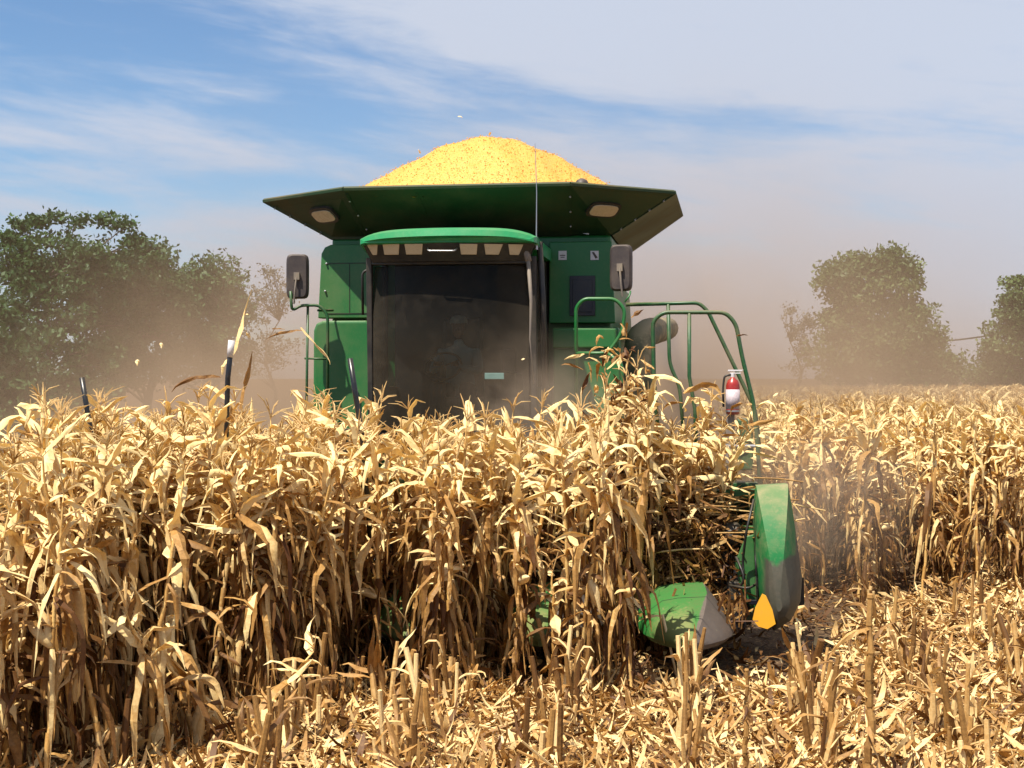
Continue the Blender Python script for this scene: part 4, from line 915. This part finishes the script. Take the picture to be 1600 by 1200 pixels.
flying('corn_leaf', 472, 517, 11.7, .30, .030, 3.3, .0, .6, 2.0, .8, 'thin reddish leaf blown past the left handrail, the lower one')
flying('corn_leaf', 470, 512, 11.6, .45, .045, -.2, -.9, -.9, 1.5, .15, 'pale curved leaf hanging in front of the left handrail', kink=.4)
flying('corn_leaf', 445, 515, 11.7, .14, .022, 3.1, .1, .3, 1.0, .85, 'small reddish leaf tip floating beside the left mirror arm')
flying('corn_leaf', 1068, 615, 12.3, .40, .07, .1, .5, 1.6, 2.0, .45, 'ragged brown leaf arching in front of the railing', kink=.4)
flying('corn_leaf', 1150, 525, 14.9, .12, .03, 0, .2, .5, 1.0, .9, 'small brown leaf caught on the outer railing')
for i, (px, py, d, lb) in enumerate(((215, 562, 12, 'left of the rod, the lowest one'), (252, 536, 12, 'left of the rod, the higher one'), (388, 492, 12, 'just right of the rod'), (384, 520, 12.2, 'below the first right of the rod'), (722, 184, 17.5, 'in the sky above the grain'), (764, 212, 17.3, 'at the top of the grain'), (653, 234, 17.4, 'over the left slope of the grain'), (1215, 615, 13, 'over the right field'), (820, 562, 12.5, 'in front of the windscreen'), (870, 660, 12.2, 'beside the extinguisher post side'))):
    if i == 9: continue
    flying('husk_bit', px, py, d, .06, .035, random.uniform(0, 6), random.uniform(-1, 1), 1.5, 1, .0, 'tiny pale husk bit flying ' + lb, 'husk bits in the air', M_husk, 3)

# ================================================================== TREES
def tree(name, px, base_py_d, lobes, nclump, nleaf, fol, label, cat='tree', lsz=(.05, .105), trunk_r=.16, spread=.27, group=None, seed=1):
    """lobes: (px, py, rx_px, ry_px, depth offset) at distance d; the crown is clumps of leaf-sized faces hung on limbs"""
    d = base_py_d; r = np.random.default_rng(seed); k = d / F; x0 = (px - 800) * k; root = thing(name, (x0, d, 0), label, cat, group)
    cs = []; wts = np.array([l[2] * l[3] for l in lobes], float); wts /= wts.sum()
    for l, w in zip(lobes, wts):
        m = int(nclump * w) + 2; v = r.normal(size=(m, 3)); v /= np.linalg.norm(v, axis=1)[:, None]; v *= (r.random((m, 1)) ** .42) * (1 + .14 * (r.random((m, 1)) < .12))
        cs.append(np.column_stack([(l[0] - 800) * k - x0 + v[:, 0] * l[2] * k, (l[4] if len(l) > 4 else 0) + v[:, 1] * l[2] * k * .8, CZ - (l[1] - HY) * k + v[:, 2] * l[3] * k]))
    C = np.concatenate(cs); C = C[C[:, 2] > .15]
    tr = MB(); hub = [Vector((0, 0, 0)), Vector((.1, 0, max(.5, C[:, 2].min() * .5 + .4)))]
    for i in range(3): hub.append(Vector((r.normal(0, .3), r.normal(0, .3), hub[1].z + (C[:, 2].max() - hub[1].z) * (.22 + .18 * i))))
    tr.tube(hub, [trunk_r, trunk_r * .85, trunk_r * .6, trunk_r * .45, trunk_r * .25], 8)
    for i in r.choice(len(C), min(len(C), 90), replace=False):
        c = Vector(C[i]); h = min(hub[1:], key=lambda q: (q - c).length + (2 if q.z > c.z else 0)); mid = h.lerp(c, .5) + Vector((r.normal(0, .15), r.normal(0, .15), .15)); tr.tube([h, mid, c], [trunk_r * .28, trunk_r * .16, .012], 5)
    tr.build('trunk', M_bark, root, smooth=True, fixn=False)
    M = len(C); per = r.uniform(.3, 1.7, M); per = (per / per.sum() * nleaf).astype(int) + 3; idx = np.repeat(np.arange(M), per); N = len(idx)
    P_ = C[idx] + np.clip(r.normal(size=(N, 3)), -1.7, 1.7) * spread * np.array([1, 1, .62]) * r.uniform(.5, 1.2, M)[idx][:, None]; P_[:, 2] = np.maximum(P_[:, 2], .05)
    a = r.normal(size=(N, 3)); a /= np.linalg.norm(a, axis=1)[:, None]; b2 = np.cross(a, r.normal(size=(N, 3))); b2 /= np.linalg.norm(b2, axis=1)[:, None]
    s1 = r.uniform(*lsz, N)[:, None]; s2 = s1 * r.uniform(.35, .7, N)[:, None]
    V = np.stack([P_ - a * s1, P_ + b2 * s2, P_ + a * s1, P_ - b2 * s2], 1); tone = np.repeat(np.clip(r.random(M)[idx] * .7 + r.random(N) * .3, 0, 1), 4)
    link('crown', np_mesh('crown', V.reshape(-1, 3), np.arange(4 * N).reshape(N, 4), tone, fol), root); return root
tree('green_tree', 90, 44, [(95, 412, 88, 50), (30, 428, 58, 50), (150, 432, 70, 52), (100, 500, 110, 70), (95, 590, 120, 60), (28, 352, 16, 9), (60, 344, 18, 9), (92, 336, 16, 8), (124, 346, 14, 10), (160, 345, 16, 9), (190, 352, 14, 9), (8, 372, 16, 10), (210, 378, 14, 10)], 420, 27000, M_fol1, 'largest green tree at the far left with spiky open top', spread=.22, seed=3)
tree('green_tree', 225, 46, [(215, 430, 65, 50), (245, 465, 60, 55), (200, 540, 80, 70)], 250, 22000, M_fol1, 'rounded green tree between the largest left tree and the small one', seed=4)
tree('green_tree', 335, 48, [(335, 440, 55, 42), (300, 475, 60, 48), (360, 480, 35, 35), (320, 550, 75, 60)], 220, 19000, M_fol1, 'smaller rounded tree nearest the combine on the left', seed=5)
tree('dark_bush', 0, 34, [(0, 560, 55, 90), (10, 640, 60, 70), (-40, 600, 60, 100)], 120, 15000, M_fol1, 'dark green bush low at the left picture edge', 'bush', seed=6)
tree('bare_tree', 428, 72, [(425, 425, 22, 22), (440, 455, 25, 35), (415, 480, 30, 40), (430, 540, 40, 40), (400, 560, 40, 30)], 90, 2200, M_fol3, 'thin nearly bare tree behind the left mirror', lsz=(.05, .1), trunk_r=.10, spread=.25, seed=7)
tree('olive_tree', 1360, 60, [(1308, 428, 32, 22), (1355, 408, 26, 18), (1388, 406, 26, 20), (1345, 445, 58, 40), (1405, 445, 36, 42), (1330, 490, 52, 50), (1420, 490, 38, 32), (1440, 530, 34, 30), (1472, 572, 34, 24), (1400, 540, 60, 50), (1340, 560, 85, 45)], 330, 30000, M_fol2, 'tall leafy tree rising out of the dust over the right field', lsz=(.065, .125), spread=.33, seed=8)
tree('olive_tree', 1600, 62, [(1595, 470, 38, 40), (1610, 520, 60, 60), (1570, 560, 45, 45), (1650, 500, 60, 70)], 170, 17000, M_fol2, 'leafy tree cut by the right picture edge', lsz=(.065, .125), seed=9)
tree('low_bush', 1460, 64, [(1455, 570, 50, 35), (1480, 590, 30, 22), (1425, 580, 60, 35)], 80, 8000, M_fol2, 'low bush spreading right from the foot of the tall leafy tree', 'bush', seed=10)
tree('low_bush', 1545, 64, [(1540, 585, 28, 26), (1570, 590, 40, 30)], 60, 6000, M_fol2, 'low bush at the foot of the tree at the right picture edge', 'bush', seed=11)
tree('bare_tree', 1240, 76, [(1232, 490, 12, 16), (1250, 520, 20, 30), (1265, 500, 18, 20), (1255, 560, 35, 30)], 60, 1500, M_fol3, 'thin dry tree half hidden in dust left of the tall leafy tree', lsz=(.05, .1), trunk_r=.10, spread=.22, seed=12)
# overhead wire between the right trees
s = MB(); a, c = AT(1380, 536, 62), AT(1640, 504, 62); s.tube([a.lerp(c, t) - Vector((0, 0, .25 * math.sin(math.pi * t))) for t in [i / 12 for i in range(13)]], .035, 5)
tag(s.build('overhead_wire', M_rod), 'dark overhead wire strung between the two right-hand trees', 'wire')

# ================================================================== DUST
def dust():
    m, t, b, out = new_mat('dust'); m.node_tree.nodes.remove(b)
    oc = obj_coord(t); x, y, z = t.xyz(oc)                 # object origin on the ground at the combine's front
    vol = t.new('ShaderNodeVolumePrincipled'); vol.inputs['Color'].default_value = c4((0.82, 0.56, 0.36)); vol.inputs['Anisotropy'].default_value = 0.2
    n = t.noise(oc, .16, 3, .6, .4); n2 = t.noise(oc, .55, 3, .6, .3)
    fz = t.m('POWER', 2.718, t.m('MULTIPLY', t.m('DIVIDE', z, 1.45), -1.0))
    lump = t.m('ADD', t.mapr(n, .42, .62), t.m('MULTIPLY', t.mapr(n2, .4, .62), .8))
    # main bank behind the header on both sides of the machine
    gx = t.mapr(t.m('ABSOLUTE', t.m('SUBTRACT', x, .5)), 13, 3); gy = t.m('MULTIPLY', t.mapr(y, .3, 5), t.mapr(y, 44, 24))
    d1 = t.m('MULTIPLY', t.m('MULTIPLY', fz, lump), t.m('MULTIPLY', gx, gy))
    # thin high veil drifting up over the tank
    vx = t.mapr(t.m('ABSOLUTE', t.m('SUBTRACT', x, 3.0)), 12, 2); vz = t.mapr(z, 9.5, 2.0); d2 = t.m('MULTIPLY', t.m('MULTIPLY', vx, vz), t.m('MULTIPLY', gy, t.m('MULTIPLY', t.mapr(n, .35, .7), t.mapr(x, -6, 0))))
    den = t.m('ADD', t.m('MULTIPLY', d1, .46), t.m('MULTIPLY', d2, .013)); t.l.new(den, vol.inputs['Density'])
    t.l.new(vol.outputs[0], out.inputs['Volume']); return m
s = MB(); s.box(-17, 20, 0.2, 46, .02, 11); du = s.build('dust_cloud', dust()); du.location = (0, RY, 0)
tag(du, 'tan dust cloud rolling behind and beside the combine', 'dust', kind='stuff')
# close puff wrapped round the front of the machine
def puff(name, px, d, rx, ry, rz_, z, dens, label):
    m, t, b, out = new_mat(name); m.node_tree.nodes.remove(b); oc = obj_coord(t)
    ln = t.new('ShaderNodeVectorMath', operation='LENGTH'); t.l.new(oc, ln.inputs[0]); n = t.noise(oc, 2.2, 3, .6, .3)
    vol = t.new('ShaderNodeVolumePrincipled'); vol.inputs['Color'].default_value = c4((0.80, 0.60, 0.43))
    t.l.new(t.m('MULTIPLY', t.m('MULTIPLY', t.mapr(ln.outputs['Value'], 1.0, .2), t.mapr(n, .3, .75)), dens), vol.inputs['Density']); t.l.new(vol.outputs[0], out.inputs['Volume'])
    s = MB(); s.lathe((0, 0, -1), (0, 0, 1), [(1 - math.cos(a), max(.01, math.sin(a))) for a in [k * math.pi / 10 for k in range(11)]], 20); o = s.build(name, m)
    q = AT(px, 600, d); o.location = (q.x, d, z); o.scale = (rx, ry, rz_); return tag(o, label, 'dust', kind='stuff')
puff('dust_puff', 850, 14.2, 1.1, .9, 1.0, 1.9, .9, 'brown dust puff rising in front of the lower right of the cab')
puff('dust_puff', 1260, 13.8, 1.3, 1.6, 1.1, 1.2, .55, 'dust drifting past the end divider into the right field')
